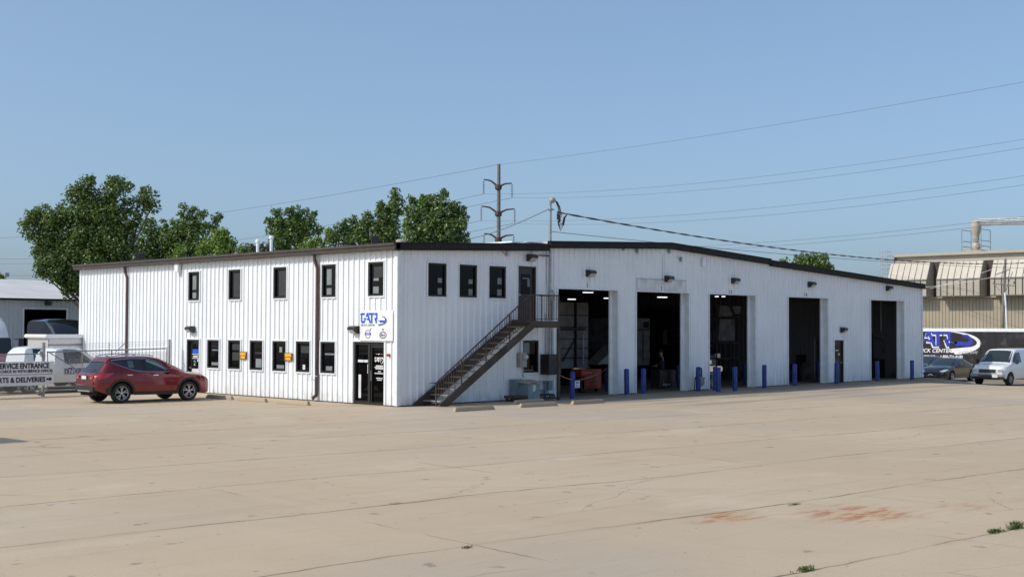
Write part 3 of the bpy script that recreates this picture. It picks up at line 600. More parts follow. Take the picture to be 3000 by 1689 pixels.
TR = thing('utility_cabinet', (5.75, -.72, 0), 'teal-grey ground utility cabinet with a tan lid below the meter', 'utility cabinet')
mb = MB(); mb.box(.02, .66, 0, .50, .06, .64); mb.build('body', 'utility_teal', TR, bevel=.01)
mb = MB(); mb.add([(-.03, -.06, .64), (.71, -.06, .64), (.71, .5, .68), (-.03, .5, .68), (-.03, -.06, .69), (.71, -.06, .69), (.71, .5, .78), (-.03, .5, .78)], [(0, 1, 2, 3), (4, 5, 6, 7), (0, 1, 5, 4), (1, 2, 6, 5), (2, 3, 7, 6), (3, 0, 4, 7)]); mb.build('lid', 'lid_tan', TR)
mb = MB(); mb.box(.10, .42, -.064, -.061, .655, .685); mb.build('rust_stain', 'rust', TR); mb = MB(); mb.add([(.26, -.004, .60), (.42, -.004, .60), (.44, -.004, .47), (.38, -.004, .36), (.26, -.004, .36), (.28, -.004, .46)], [(0, 1, 2, 3, 4, 5)]); mb.build('notice', 'paper', TR)
mb = MB(); mb.box(-.06, .74, -.05, .55, 0, .06); mb.build('base', 'plain_concrete', TR)
T2 = thing('junction_box', (5.42, -.06, .10), 'flat teal-grey junction box on the wall behind the utility cabinet', 'junction box')
mb = MB(); mb.box(0, .62, -.16, 0, 0, .70); mb.build('body', 'utility_teal', T2, bevel=.01); mb = MB(); mb.box(.01, .61, -.175, -.161, .02, .68); mb.build('cover', 'utility_teal', T2)
PR = thing('pipe_rack', (4.95, -.75, 0), 'low black skid of pipes and pallet wood on the ground by the utility cabinet', 'rack')
mb = MB(); mb.box(0, .75, 0, .5, .14, .22); mb.box(.08, .14, .05, .12, 0, .14); mb.box(.6, .66, .05, .12, 0, .14); mb.box(.08, .14, .4, .46, 0, .14); mb.build('pallet', 'steel_weathered', PR)
mb = MB()
for k in range(3): mb.tube([(1.55, .1+.12*k, .20), (2.30, .1+.12*k, .20), (2.36, .1+.12*k, .05)], .035, 8)
mb.box(1.5, 2.34, .0, .42, .06, .10); mb.build('pipe', 'plastic_black', PR)
GB = thing('gas_manifold', (7.3, -.06, 0), 'small grey-green pipe stand and boxes against the wall next to bay one', 'pipework')
mb = MB(); mb.box(0, .02, -.2, 0, .42, .48) if False else None
mb = MB(); mb.box(-.25, .40, -.12, 0, .66, .70); mb.box(-.25, .40, -.12, 0, .34, .37); mb.tube([(.02, -.07, 0), (.02, -.07, .68)], .05, 8); mb.box(.12, .34, -.16, 0, .38, .65); mb.build('frame', 'utility_teal', GB)
# service mast
MA = thing('service_mast', (7.62, -.10, 0), 'tall grey service mast with weatherhead and looped wires rising past the roof', 'mast')
mb = MB(); mb.tube([(0, 0, 1.72), (0, 0, 7.62)], .052, 10); mb.build('pipe', 'galvanised', MA, smooth=60)
mb = MB(); mb.tube([(-.22, .02, 1.72), (-.22, .02, 2.9), (-.22, .02, 3.3)], .028, 8); mb.build('conduit', 'galvanised', MA); mb = MB(); mb.tube([(.12, 0, 1.7), (.12, 0, 4.2)], .03, 8); mb.box(-.05, .22, -.05, .06, 3.78, 4.16); mb.build('conduit', 'galvanised', MA); mb = MB(); mb.box(-.62, .0, -.0, .05, 5.50, 5.54); mb.build('bracket', 'wire', MA)
mb = MB(); mb.lathe([(.06, 7.58), (.10, 7.62), (.14, 7.67), (.13, 7.73), (.08, 7.79), (.001, 7.81)], 14, Matrix.Translation((.07, -.04, 0))); mb.build('weatherhead', 'meter_grey', MA, smooth=50)
mb = MB(); mb.lathe([(.07, 7.28), (.10, 7.30), (.10, 7.36), (.07, 7.38)], 12); mb.box(-.14, .20, -.02, .02, 7.31, 7.35); mb.build('clamp', 'galvanised', MA); mb = MB(); mb.lathe([(.065, 6.42), (.065, 6.48)], 10); mb.build('clamp', 'galvanised', MA)
mb = MB()
for k, (a, d) in enumerate(((.0, .95), (.06, 1.05), (.12, 1.12), (.17, .85))):
    mb.tube([(.18+.03*k, -.1, 7.66), (.30+a*.7, -.12, 7.45), (.36+a, -.12, 7.1), (.30+a*.6, -.12, 6.85), (.34+a, -.12, 7.66-d-.02), (.55+a*.5, -.13, 6.80-.02*k), (.62+a*.5, -.14, 7.05), (.80, -.2, 7.22)], .013, 5)
mb.box(.27, .33, -.15, -.09, 6.95, 7.18); mb.box(.40, .46, -.15, -.09, 6.88, 7.15); mb.build('drip_loop', 'wire', MA)
mb = MB(); mb.box(.42, .47, -.155, -.115, 6.9, 7.2); mb.build('connector', 'sign_white', MA)
# bollards
b0 = thing('bollard', (8.06, -.87, 0), 'blue steel bollard left of bay one beside the stair post', 'bollard', 'blue bollards along the bays')
mb = MB(); mb.lathe([(.105, 0), (.105, 1.02), (.10, 1.05), (.06, 1.075), (.001, 1.08)], 18); mb.build('post', 'bollard_blue', b0, smooth=45)
mb = MB(); mb.lathe([(.13, 0.0), (.128, .018), (.106, .02)], 18); mb.build('collar', 'plain_concrete', b0, smooth=45)
for x, y, lb in ((12.75, 1.35, 'blue bollard inside bay one at its right jamb holding the rope'), (11.94, -.38, 'blue bollard against the wall just right of bay one'), (13.0, -.39, 'blue bollard at the left jamb of bay two'),
                 (17.78, 1.38, 'blue bollard inside bay two at its right jamb'), (16.46, -.65, 'blue bollard left of the gas meter between bays two and three'), (16.14+.25, -1.76, 'blue bollard standing furthest out, right of the gas meter'),
                 (17.51, -.80, 'blue bollard hidden close behind the furthest-out bollard near bay three'), (17.41+.3, -1.70, 'blue bollard in front of the middle of bay three'), (22.77, 1.21, 'blue bollard inside bay three at its right jamb'),
                 (21.34, -.81, 'blue bollard on the wall stretch between bays three and four'), (24.26, -.59, 'blue bollard at the left jamb of bay four'), (29.07, 1.01, 'blue bollard inside bay four at its right jamb'),
                 (27.59, -.88, 'blue bollard in front of the small black ground door'), (32.10, -.65, 'blue bollard at the left jamb of bay five'), (35.17, -1.02, 'rightmost blue bollard, right of bay five near the building end')):
    copy_thing(b0, (x, y, 0.013 if y > 0 else 0), random.uniform(0, 3), lb, 'blue bollards along the bays').rotation_euler = (random.gauss(0, .012), random.gauss(0, .012), random.uniform(0, 3))
RP = MB(); pts = []
for (a, b, sag) in (((7.12, -1.0, .98), (8.0, -.92, .75), .03), ((8.1, -.86, .70), (12.70, 1.33, 1.03), .10)): 
    RP.tube([Vector(a).lerp(Vector(b), k/10)-Vector((0, 0, sag*4*(k/10)*(1-k/10))) for k in range(11)], .014, 5)
tag(RP.build('barrier_rope', 'rope_orange'), 'orange rope strung across bay one from the stair post to the inner bollard', 'rope')
PL = thing('rope_notice', (8.30, -.78, .42), 'small white notice card hanging from the orange rope at bay one', 'sign')
mb = MB(); mb.box(0, .28, -.01, 0, 0, .27); mb.build('card', 'sign_white', PL); mb = MB(); mb.box(.05, .23, -.014, -.011, .17, .23)
for k in range(3): mb.box(.05, .23-.03*k, -.014, -.011, .03+.04*k, .05+.04*k)
mb.build('print', 'sign_blue', PL)
GM = thing('gas_meter', (17.02, -.35, 0), 'grey gas meter with looped pipes between bays two and three', 'gas meter')
mb = MB(); mb.lathe([(.02, -.13), (.16, -.12), (.20, -.05), (.20, .05), (.16, .12), (.02, .13)], 18, XF((1, 0, 0), (0, 0, 1), (0, -1, 0), (0, 0, .40))); mb.box(-.22, .22, -.1, .1, .52, .60); mb.build('body', 'meter_grey', GM, smooth=40)
mb = MB(); mb.tube([(-.10, 0, .58), (-.10, 0, .92), (-.07, 0, 1.0), (.07, 0, 1.0), (.10, 0, .92), (.10, 0, .58)], .03, 8); mb.tube([(-.3, .1, 0), (-.3, .05, .6), (-.1, 0, .66)], .03, 8); mb.lathe([(.07, .68), (.07, .74)], 10); mb.build('pipe', 'wire', GM, smooth=50)
# wheel stops
def stop(loc, rz, lb, len_=1.8, src=[]):
    if src: return copy_thing(src[0], loc, rz, lb, 'concrete wheel stops')
    o = thing('wheel_stop', loc, lb, 'wheel stop', 'concrete wheel stops', rz); mb = MB()
    pr = [(-.085, 0), (.085, 0), (.062, .10), (.035, .145), (-.035, .145), (-.062, .10)]
    for sc_, x in ((1, 0),):
        N = 13; vs = []
        for k in range(N):
            xx = -.9+1.8*k/(N-1); e = 1.; zt2 = 1. if 0 < k < N-1 else .55
            if k in (0, N-1): e = .95
            vs += [(xx + (0 if z == 0 else (.07 if k == 0 else (-.07 if k == N-1 else 0))), y*e*(1+.02*sin(k*2.7)), z*(1+.02*sin(k*5.1))) for y, z in pr]
        n_ = len(pr); mb.add(vs, [(i*n_+j, i*n_+(j+1) % n_, (i+1)*n_+(j+1) % n_, (i+1)*n_+j) for i in range(N-1) for j in range(n_)]+[tuple(range(n_)), tuple((N-1)*n_+j for j in range(n_))])
    mb.build('block', 'plain_concrete', o, bevel=.012)
    mb = MB()
    for x in (-.6, .6): mb.lathe([(.018, .14), (.018, .150), (.001, .152)], 8, Matrix.Translation((x, 0, 0)))
    mb.build('pin', 'rust', o); src.append(o); return o
stop((.60, -3.22, 0), -.03, 'concrete wheel stop alone in front of the foot of the stairs')
stop((3.72, -3.18, 0), -.06, 'concrete wheel stop in the sun in front of the utility cabinet'); stop((4.95, -1.55, 0), .12, 'concrete wheel stop in the shade close to the utility cabinet, behind another')
stop((6.30, -3.20, 0), .02, 'concrete wheel stop in the sun in front of bay one'); stop((-1.75, 3.60, 0), pi/2+.05, 'concrete wheel stop by the side wall nearest the entrance')
stop((-1.80, 6.10, 0), pi/2+.03, 'concrete wheel stop by the side wall, middle of the three'); stop((-1.85, 8.2, 0), pi/2, 'concrete wheel stop just in front of the red car')
# ------------------------------------------------------------------ cars
def interp(pts, x):
    if x <= pts[0][0]: return pts[0][1]
    for i in range(len(pts)-1):
        (a, ya), (b, yb) = pts[i], pts[i+1]
        if x <= b:
            m0 = (yb-pts[i-1][1])/(b-pts[i-1][0]) if i else (yb-ya)/(b-a); m1 = (pts[i+2][1]-ya)/(pts[i+2][0]-a) if i+2 < len(pts) else (yb-ya)/(b-a)
            s_ = (yb-ya)/(b-a)
            if s_ == 0: m0 = m1 = 0
            else:
                m0 = 0 if m0*s_ < 0 else (m0 if abs(m0) < 3*abs(s_) else 3*s_); m1 = 0 if m1*s_ < 0 else (m1 if abs(m1) < 3*abs(s_) else 3*s_)
            t_ = (x-a)/(b-a); h_ = b-a
            return (2*t_**3-3*t_**2+1)*ya+(t_**3-2*t_**2+t_)*h_*m0+(-2*t_**3+3*t_**2)*yb+(t_**3-t_**2)*h_*m1
    return pts[-1][1]
class Car:
    # x: 0 = rear axle, + forward; curves are lists of (x, value)
    def __init__(s, name, loc, rz, label, paint_, sp, group=None):
        s.sp = sp; s.o = thing(name, loc, label, sp.get('cat', 'car'), group, rz); s.x0, s.x1 = sp['top'][0][0], sp['top'][-1][0]; s.paint = paint_
        mb = MB(); N = int((s.x1-s.x0)/.05); st = [s.x0+(s.x1-s.x0)*k/N for k in range(N+1)]; rows = [s.sec(x) for x in st]; n_ = len(rows[0])
        vs = []; 
        for x, r in zip(st, rows): vs += [(x, -y, z) for y, z in r]+[(x, y, z) for y, z in r[-2::-1]]
        m_ = 2*n_-1
        fs = [(i*m_+j, i*m_+j+1, (i+1)*m_+j+1, (i+1)*m_+j) for i in range(N) for j in range(m_-1)]
        fs += [tuple(range(m_)), tuple(N*m_+j for j in range(m_))[::-1]]
        mb.add(vs, fs); s.body = mb.build('body', paint_, s.o, smooth=32)
        mb = MB(); zl = sp['sill']; mb.box(s.x0+.15, s.x1-.2, -.60, .60, zl-.02, zl+.5); mb.build('underbody', 'interior_dark', s.o)
        for i, ax in enumerate((0, sp['wb'])):
            for sd in (-1, 1): s.wheel(ax, sd)
    def sec(s, x):
        sp = s.sp; top = interp(sp['top'], x); wm_ = interp(sp['wide'], x); belt = min(interp(sp['belt'], x), top-.03); wr = min(interp(sp['roofw'], x), wm_-.02)
        low = interp(sp['low'], x)
        for ax in (0, sp['wb']):
            d = abs(x-ax); R_ = sp['arch']
            if d < R_: low = max(low, sp['r']*.98+sqrt(R_*R_-d*d))
        zm = max(low+.05, sp['mid']); zm = min(zm, belt-.05); dr = interp(sp['crown'], x)
        return [(wm_*.965, low), (wm_*.99, low+(zm-low)*.4), (wm_, zm), (wm_*.992, zm+(belt-zm)*.55), (wm_*.955, belt), (wm_*.955+(wr-wm_*.955)*.5, belt+(top-dr-belt)*.52), (wr, top-dr), (wr*.86, top-dr*.35), (wr*.5, top-dr*.08), (0, top)]
    def y_at(s, x, z):
        r = s.sec(x)
        for (ya, za), (yb, zb) in zip(r, r[1:]):
            if za <= z <= zb: return ya+(yb-ya)*(z-za)/max(1e-6, zb-za)
        return r[0][0] if z < r[0][1] else r[-3][0]
    def z_at(s, x, y):
        r = s.sec(x); y = abs(y)
        for (ya, za), (yb, zb) in list(zip(r, r[1:]))[::-1]:
            if yb <= y <= ya: return zb+(za-zb)*(y-yb)/max(1e-6, ya-yb)
        return r[0][1]
    def side(s, name, mat, xs_, zb, zt, off=.006, sides=(-1, 1), parent=None, nx=16, nz=6):
        out = None
        for sd in sides:
            mb = MB(); vs = []; a, b = xs_
            for i in range(nx+1):
                x = a+(b-a)*i/nx; z0, z1 = (interp(c, x) if isinstance(c, list) else c for c in (zb, zt))
                vs += [(x, sd*(s.y_at(x, z0+(z1-z0)*j/nz)+off), z0+(z1-z0)*j/nz) for j in range(nz+1)]
            mb.add(vs, [(i*(nz+1)+j, (i+1)*(nz+1)+j, (i+1)*(nz+1)+j+1, i*(nz+1)+j+1) for i in range(nx) for j in range(nz)]); out = mb.build(name, mat, parent or s.o, smooth=60, fix=False)
        return out
    def over(s, name, mat, xs_, w, off=.006, parent=None, nx=8, ny=10, yr=None):     # w: list of (x, halfwidth)
        mb = MB(); vs = []; a, b = xs_
        for i in range(nx+1):
            x = a+(b-a)*i/nx; hw = interp(w, x) if isinstance(w, list) else w; lo, hi = yr if yr else (-hw, hw)
            for j in range(ny+1):
                y = lo+(hi-lo)*j/ny; z = s.z_at(x, y); dz = (s.z_at(x+.01, y)-s.z_at(x-.01, y))/.02; nrm = Vector((-dz, 0, 1)).normalized()
                vs.append((x+nrm.x*off, y, z+nrm.z*off))
        mb.add(vs, [(i*(ny+1)+j, (i+1)*(ny+1)+j, (i+1)*(ny+1)+j+1, i*(ny+1)+j+1) for i in range(nx) for j in range(ny)]); return mb.build(name, mat, parent or s.o, smooth=60, fix=False)
    def wheel(s, ax, sd):
        sp = s.sp; R_ = sp['r']; w = sp.get('tw', .22); yo = sp['track']; X = XF((1, 0, 0), (0, 0, 1), (0, -1 if sd < 0 else 1, 0), (ax, sd*(yo-w), R_))
        rr = sp.get('rim', R_*.66)
        mb = MB(); mb.lathe([(rr*.9, .01), (R_*.93, 0), (R_, .03), (R_, w-.03), (R_*.94, w), (rr+.01, w+.004), (rr, w-.02), (rr*.95, .04)], 30, X); wh = mb.build('wheel', 'rubber', s.o, smooth=40)
        mb = MB(); mb.lathe([(rr-.022, w-.045), (rr-.004, w-.008), (rr+.004, w-.006), (rr+.004, w-.03)], 30, X, False); mb.lathe([(.06, w-.03), (.05, w-.01), (.001, w-.008)], 12, X)
        for k in range(sp.get('spokes', 5)):
            a = 2*pi*k/sp.get('spokes', 5)+.3
            for da in (-.2, .2):
                p, q = (cos(a)*.04, sin(a)*.04), (cos(a+da)*(rr-.015), sin(a+da)*(rr-.015)); d = Vector((q[0]-p[0], q[1]-p[1])).normalized(); nn_ = Vector((-d.y, d.x))*sp.get('sw', .014)
                mb.prism([(p[0]-nn_.x, p[1]-nn_.y), (q[0]-nn_.x, q[1]-nn_.y), (q[0]+nn_.x, q[1]+nn_.y), (p[0]+nn_.x, p[1]+nn_.y)], w-.055, w-.018, X)
        mb.build('rim', sp.get('rimmat', 'alloy'), wh, smooth=30)
        mb = MB(); mb.lathe([(rr*.96, .05), (rr*.95, w-.085), (.001, w-.09)], 20, X); mb.build('brake', 'interior_dark', wh)
    def arches(s, mat='plastic_black', w=.07):
        for ax in (0, s.sp['wb']):
            for sd in (-1, 1):
                mb = MB(); R_ = s.sp['arch']; zc = s.sp['r']*.98; vs = []; N = 20
                for k in range(N+1):
                    a = pi*k/N
                    for q in (R_-.012, R_+w*.5, R_+w):
                        x, z = ax+q*cos(a), zc+q*sin(a); vs.append((x, sd*(s.y_at(x, max(z, s.sec(x)[0][1]+.002))+.016), z-.02 if k in (0, N) else z))
                mb.add(vs, [(i*3+j, i*3+j+1, (i+1)*3+j+1, (i+1)*3+j) for i in range(N) for j in range(2)]); mb.build('arch_trim', mat, s.o, smooth=50, fix=False)
    def boxp(s, name, mat, *b, parent=None, bevel=.01, rot=None):
        mb = MB(); mb.box(*b); return mb.build(name, mat, parent or s.o, bevel=bevel)
# red SUV
suv = dict(wb=2.70, r=.365, arch=.435, track=.935, sill=.30, mid=.62, rim=.245, sw=.012, low=[(-.95, .50), (-.6, .36), (-.3, .30), (3.2, .27), (3.6, .30), (3.74, .42)],
    top=[(-.95, .98), (-.88, 1.06), (-.72, 1.17), (-.52, 1.38), (-.40, 1.54), (-.30, 1.615), (.1, 1.655), (.7, 1.68), (1.25, 1.665), (1.6, 1.59), (2.1, 1.37), (2.6, 1.13), (2.75, 1.09), (3.1, 1.05), (3.45, .95), (3.66, .80), (3.74, .68)],
    wide=[(-.95, .66), (-.88, .79), (-.70, .88), (-.3, .925), (0, .94), (2.6, .94), (3.1, .92), (3.4, .86), (3.62, .74), (3.74, .56)], belt=[(-.95, .93), (-.6, 1.08), (-.2, 1.14), (.8, 1.10), (2.4, 1.02), (3.2, .93), (3.6, .78), (3.74, .62)],
    roofw=[(-.95, .60), (-.6, .68), (-.35, .60), (.5, .64), (1.4, .63), (2.1, .68), (2.6, .74), (3.2, .74), (3.6, .60), (3.74, .45)], crown=[(-.95, .02), (-.5, .06), (-.2, .07), (1.5, .07), (2.6, .05), (3.74, .04)])
C1 = Car('parked_suv', (-5.96, 8.97, 0), 0, 'dark red SUV parked nose-in to the white side wall, seen from behind', 'paint_red', suv)
C1.arches(w=.075)
zbS = [(-.34, 1.50), (-.2, 1.43), (.1, 1.31), (.55, 1.17), (.95, 1.12), (1.93, 1.10)]; ztS = [(-.34, 1.51), (-.1, 1.535), (.5, 1.575), (1.0, 1.57), (1.3, 1.51), (1.6, 1.37), (1.93, 1.12)]
C1.side('window_trim', 'chrome', (-.37, 1.97), [(x, z-.022) for x, z in zbS], [(x, z+.018) for x, z in ztS], .004, nx=24)
C1.side('pillar', 'frame_dark', (.84, .98), 1.125, 1.562, .012, nx=4); C1.side('side_window', 'glass_car', (-.31, .86), zbS, ztS, .010, nx=16); C1.side('side_window', 'glass_car', (.95, 1.89), zbS, ztS, .010)
C1.side('side_window', 'glint_teal', (1.05, 1.80), [(1.05, 1.46), (1.3, 1.36), (1.8, 1.15)], [(1.05, 1.54), (1.3, 1.47), (1.55, 1.36), (1.8, 1.18)], .013, sides=(-1,)); C1.side('side_window', 'glass_pale', (.30, .50), 1.26, 1.50, .013, sides=(-1,), nx=4)  # teal and pale patches on the panes paint in a reflection highlight
C1.over('rear_window', 'glass_car', (-.80, -.44), [(-.80, .56), (-.44, .50)], .008); C1.over('windshield', 'glass_car', (1.55, 2.62), [(1.55, .55), (2.62, .66)], .008)
C1.over('spoiler', 'paint_red', (-.46, -.20), [(-.46, .60), (-.2, .60)], .03)
C1.side('cladding', 'plastic_black', (-.60, -.46), [(-.6, .37), (-.46, .335)], .56, .010, nx=4); C1.side('cladding', 'plastic_black', (.46, 2.24), .285, .40, .014)
mb = MB(); mb.add([(x, y, z) for x, z in ((-.985, .42), (-.985, .62), (-.60, .62), (-.60, .40)) for y in (-.70, .70)], [(0, 1, 3, 2), (2, 3, 5, 4), (4, 5, 7, 6), (6, 7, 1, 0), (0, 2, 4, 6), (1, 3, 5, 7)]); mb.build('bumper', 'plastic_black', C1.o, bevel=.03)
C1.boxp('bumper_guard', 'alloy', -1.0, -.93, -.46, .46, .42, .49, bevel=.02); C1.boxp('bumper', 'paint_red', -.985, -.80, -.72, .72, .63, .82, bevel=.06)
for sd in (-1, 1):
    C1.side('tail_light', 'lamp_red', (-.86, -.30), [(-.86, .86), (-.6, .91), (-.30, 1.07)], [(-.86, 1.0), (-.6, 1.07), (-.30, 1.09)], .012, sides=(sd,))
    C1.boxp('tail_light', 'lamp_red', -.975, -.80, min(sd*.38, sd*.66), max(sd*.38, sd*.66), .88, 1.0, bevel=.03); C1.boxp('reversing_light', 'headlamp', -.978, -.9, min(sd*.44, sd*.56), max(sd*.44, sd*.56), .885, .93, bevel=.01)
    mb = MB(); mb.tube([(-.25, sd*.60, 1.645), (-.05, sd*.60, 1.70), (.6, sd*.61, 1.735), (1.2, sd*.60, 1.70), (1.38, sd*.60, 1.645)], .018, 6); mb.build('roof_rail', 'alloy', C1.o, smooth=50)
    for x, z in ((.30, 1.0), (1.32, .98)):
        y = sd*(C1.y_at(x, z)+.02); C1.boxp('door_handle', 'chrome', x-.11, x+.11, y-.014, y+.014, z-.016, z+.016, bevel=.008)
    mb = MB(); mb.lathe([(.001, -.1), (.08, -.085), (.11, 0), (.09, .07), (.001, .09)], 12, XF((0, 1, 0), (0, 0, .8), (1, 0, 0), (1.92, sd*1.02, 1.15))); mb.bar((1.9, sd*.9, 1.10), (1.9, sd*1.0, 1.13), .04); mb.build('mirror', 'paint_red', C1.o, smooth=50)
C1.boxp('licence_plate', 'plate_white', -.985, -.972, -.17, .17, .86, .98, bevel=.004)
C1.boxp('badge', 'chrome', -.975, -.94, -.07, .07, 1.01, 1.04, bevel=.01)
mb = MB(); mb.tube([(-.85, .02, 1.18), (-.70, -.28, 1.24)], .012, 5); mb.build('wiper', 'plastic_black', C1.o)
mb = MB(); mb.add([(-.12, -.012, 1.65), (-.12, .012, 1.65), (-.20, 0, 1.71), (-.02, 0, 1.66)], [(0, 1, 2), (0, 2, 3), (1, 3, 2), (0, 3, 1)]); mb.build('antenna', 'paint_red', C1.o)
for sd in (-1, 1):                                           # door shut lines, shallow dark grooves
    for x in (-.02, .92, 1.98): 
        C1.side('shut_line', 'interior_dark', (x-.004, x+.004), (.60 if x < 0.5 and x > -.1 else .42) if x != -.02 else .84, 1.09 if x > .5 else 1.28, .003, sides=(sd,), nx=1, nz=10)
# sedans
sed = dict(wb=2.85, r=.335, arch=.385, track=.92, sill=.22, mid=.58, rim=.235, low=[(-1.02, .42), (-.6, .26), (2.9+.3, .22), (3.7, .24), (3.84, .34)],
    top=[(-1.02, .98), (-.9, 1.06), (-.55, 1.10), (-.1, 1.26), (.45, 1.43), (1.0, 1.475), (1.5, 1.44), (2.0, 1.27), (2.5, 1.04), (2.65, 1.0), (3.2, .93), (3.6, .80), (3.84, .62)],
    wide=[(-1.02, .68), (-.8, .84), (-.3, .92), (2.8, .925), (3.3, .88), (3.6, .78), (3.84, .55)], belt=[(-1.02, .9), (-.3, .98), (2.4, .93), (3.2, .84), (3.84, .55)],
    roofw=[(-1.02, .62), (-.4, .64), (.3, .58), (1.3, .60), (2.5, .72), (3.3, .70), (3.84, .42)], crown=[(-1.02, .03), (.2, .06), (1.4, .06), (2.6, .04), (3.84, .05)])
def sedan(loc, rz, label, paint_, grp='dark cars at the right end'):
    c = Car('parked_sedan', loc, rz, label, paint_, sed, grp)
    zb_, zt2 = [(-.35, 1.07), (.2, 1.0), (2.05, .975)], [(-.35, 1.09), (.2, 1.29), (.8, 1.385), (1.3, 1.35), (1.7, 1.22), (2.05, 1.0)]
    c.side('side_window', 'glass_car', (-.30, .92), zb_, zt2, .007); c.side('side_window', 'glass_screen', (1.0, 2.0), zb_, zt2, .007)
    c.over('windshield', 'glass_screen', (1.52, 2.52), [(1.52, .52), (2.52, .66)], .007); c.over('rear_window', 'glass_car', (-.45, .32), [(-.45, .58), (.32, .5)], .007)
    mb = MB(); mb.add([(3.80, -.42, .60), (3.80, .42, .60), (3.87, .34, .32), (3.87, -.34, .32), (3.72, -.45, .66), (3.72, .45, .66)], [(0, 1, 2, 3), (0, 4, 5, 1)]); mb.build('grille', 'interior_dark', c.o)
    c.boxp('licence_plate', 'frame_dark', 3.872, 3.885, -.15, .15, .40, .53, bevel=.003)
    mb = MB()
    for k, (a, b_) in enumerate(((-.12, .46), (-.02, .50), (.08, .46))): mb.tube([(3.888, a-.05, b_), (3.888, a+.05, b_-.03)], .010, 5)
    mb.build('plate_mark', 'plate_white', c.o)
    for sd in (-1, 1):
        c.side('headlight', 'headlamp', (3.28, 3.72), [(3.28, .74), (3.5, .68), (3.72, .62)], [(3.28, .80), (3.5, .77), (3.72, .68)], .010, sides=(sd,), nx=8)
        mb = MB(); mb.tube([(3.70, sd*.72, .56), (3.80, sd*.55, .46), (3.84, sd*.48, .36)], .014, 5); mb.build('fog_trim', 'chrome', c.o)
        mb = MB(); mb.lathe([(.001, -.09), (.08, -.06), (.09, .02), (.001, .09)], 10, XF((0, 1, 0), (0, 0, .75), (1, 0, 0), (1.98, sd*1.0, 1.03))); mb.build('mirror', paint_, c.o, smooth=50)
        for x in (.35, 1.35): y = sd*(c.y_at(x, .86)+.018); c.boxp('door_handle', paint_, x-.1, x+.1, y-.012, y+.012, .845, .875, bevel=.006)
    return c
hd = math.atan2(-Fv.y, -Fv.x)                                # heading straight at the viewer
def gp(x, y, d): p = at(x, y, d); return p
p = gp(2728, 1108, 78.0); a = -pi+.02; fw = Vector((cos(a), sin(a), 0)); q = p-fw*3.84
sedan((q.x, q.y, gz(p.x+1.5, p.y)), a, 'black sedan parked nose-out beside the white van', 'paint_black')
p = gp(2668, 1108, 83.0); q = p-fw*3.84; sedan((q.x, q.y, gz(p.x+1, p.y)), a, 'second dark blue car, mostly hidden behind the building corner and black sedan', 'paint_navy')
# white van
van = dict(cat='van', wb=3.5, r=.37, arch=.43, track=.99, sill=.36, mid=.75, rim=.21, spokes=6, rimmat='meter_grey', low=[(-1.2, .55), (-.7, .42), (3.2, .38), (4.1, .42), (4.30, .5)],
    top=[(-1.2, 1.98), (-1.05, 2.06), (.5, 2.08), (2.2, 2.07), (2.62, 1.99), (3.05, 1.60), (3.38, 1.31), (3.55, 1.24), (3.95, 1.16), (4.18, 1.06), (4.30, .90)],
    wide=[(-1.2, .90), (-.9, .99), (3.6, 1.01), (3.95, .98), (4.18, .93), (4.30, .84)], belt=[(-1.2, 1.25), (3.2, 1.24), (3.6, 1.16), (4.1, .96), (4.30, .78)],
    roofw=[(-1.2, .80), (2.2, .80), (3.0, .83), (3.5, .90), (4.1, .84), (4.30, .76)], crown=[(-1.2, .08), (2.6, .08), (3.5, .05), (4.3, .05)])
p = gp(2893, 1127, 71.0); a = -pi-.03; fw = Vector((cos(a), sin(a), 0)); q = p-fw*4.3
V = Car('white_van', (q.x, q.y, gz(p.x+1, p.y)), a, 'white full-size van parked nose-out at the right edge beside the black sedan', 'paint_white', van)
V.over('windshield', 'glass_screen', (2.66, 3.36), [(2.66, .74), (3.36, .86)], .008); V.side('side_window', 'glass_car', (2.10, 3.12), 1.30, [(2.1, 1.86), (2.6, 1.84), (3.12, 1.36)], .008)
mb = MB(); mb.box(4.295, 4.325, -.56, .56, .70, .95); gr = mb.build('grille', 'paint_white', V.o, bevel=.03); mb = MB()
for k in range(4): mb.box(4.326, 4.334, -.50+.02*(k == 0), .50-.02*(k == 0), .728+.05*k, .769+.05*k)
mb.build('grille_slot', 'interior_dark', gr)
for sd in (-1, 1):
    lo, hi = min(sd*.60, sd*.90), max(sd*.60, sd*.90); V.boxp('headlight', 'headlamp', 4.22, 4.31, lo, hi, .74, .93, bevel=.02); V.boxp('indicator', 'lamp_red', 4.215, 4.29, min(sd*.56, sd*.61), max(sd*.56, sd*.61), .76, .92, bevel=.01) if sd < 0 else None
    mb = MB(); mb.box(3.05, 3.15, min(sd*1.08, sd*1.24), max(sd*1.08, sd*1.24), 1.22, 1.46); mb.bar((3.1, sd*.98, 1.28), (3.1, sd*1.1, 1.3), .03); mb.build('mirror', 'plastic_black', V.o, bevel=.02)
mb = MB(); mb.box(4.20, 4.42, -.98, .98, .50, .67); mb.build('bumper', 'meter_grey', V.o, bevel=.04); mb = MB(); mb.box(4.18, 4.36, -.93, .93, .38, .50); mb.box(4.415, 4.43, -.5, .5, .54, .60); mb.build('valance', 'plastic_black', V.o, bevel=.02)
V.boxp('licence_plate', 'plate_white', 4.43, 4.445, .34, .66, .47, .64, bevel=.004); V.boxp('badge', 'chrome', 4.17, 4.20, -.07, .07, 1.02, 1.06, bevel=.01)
for k in (-1, 1): mb = MB(); mb.tube([(3.40, .15*k+.3, 1.33), (3.10, .15*k-.15, 1.60)], .010, 5); mb.build('wiper', 'plastic_black', V.o)
# a van standing outside the left edge of the frame, throwing the shadow that reaches into it
copy_thing(V.o, (-18.2, -2.55, 0), pi, 'white van standing outside the left edge, only its shadow reaching the picture', 'white vans')
V.o['group'] = 'white vans'
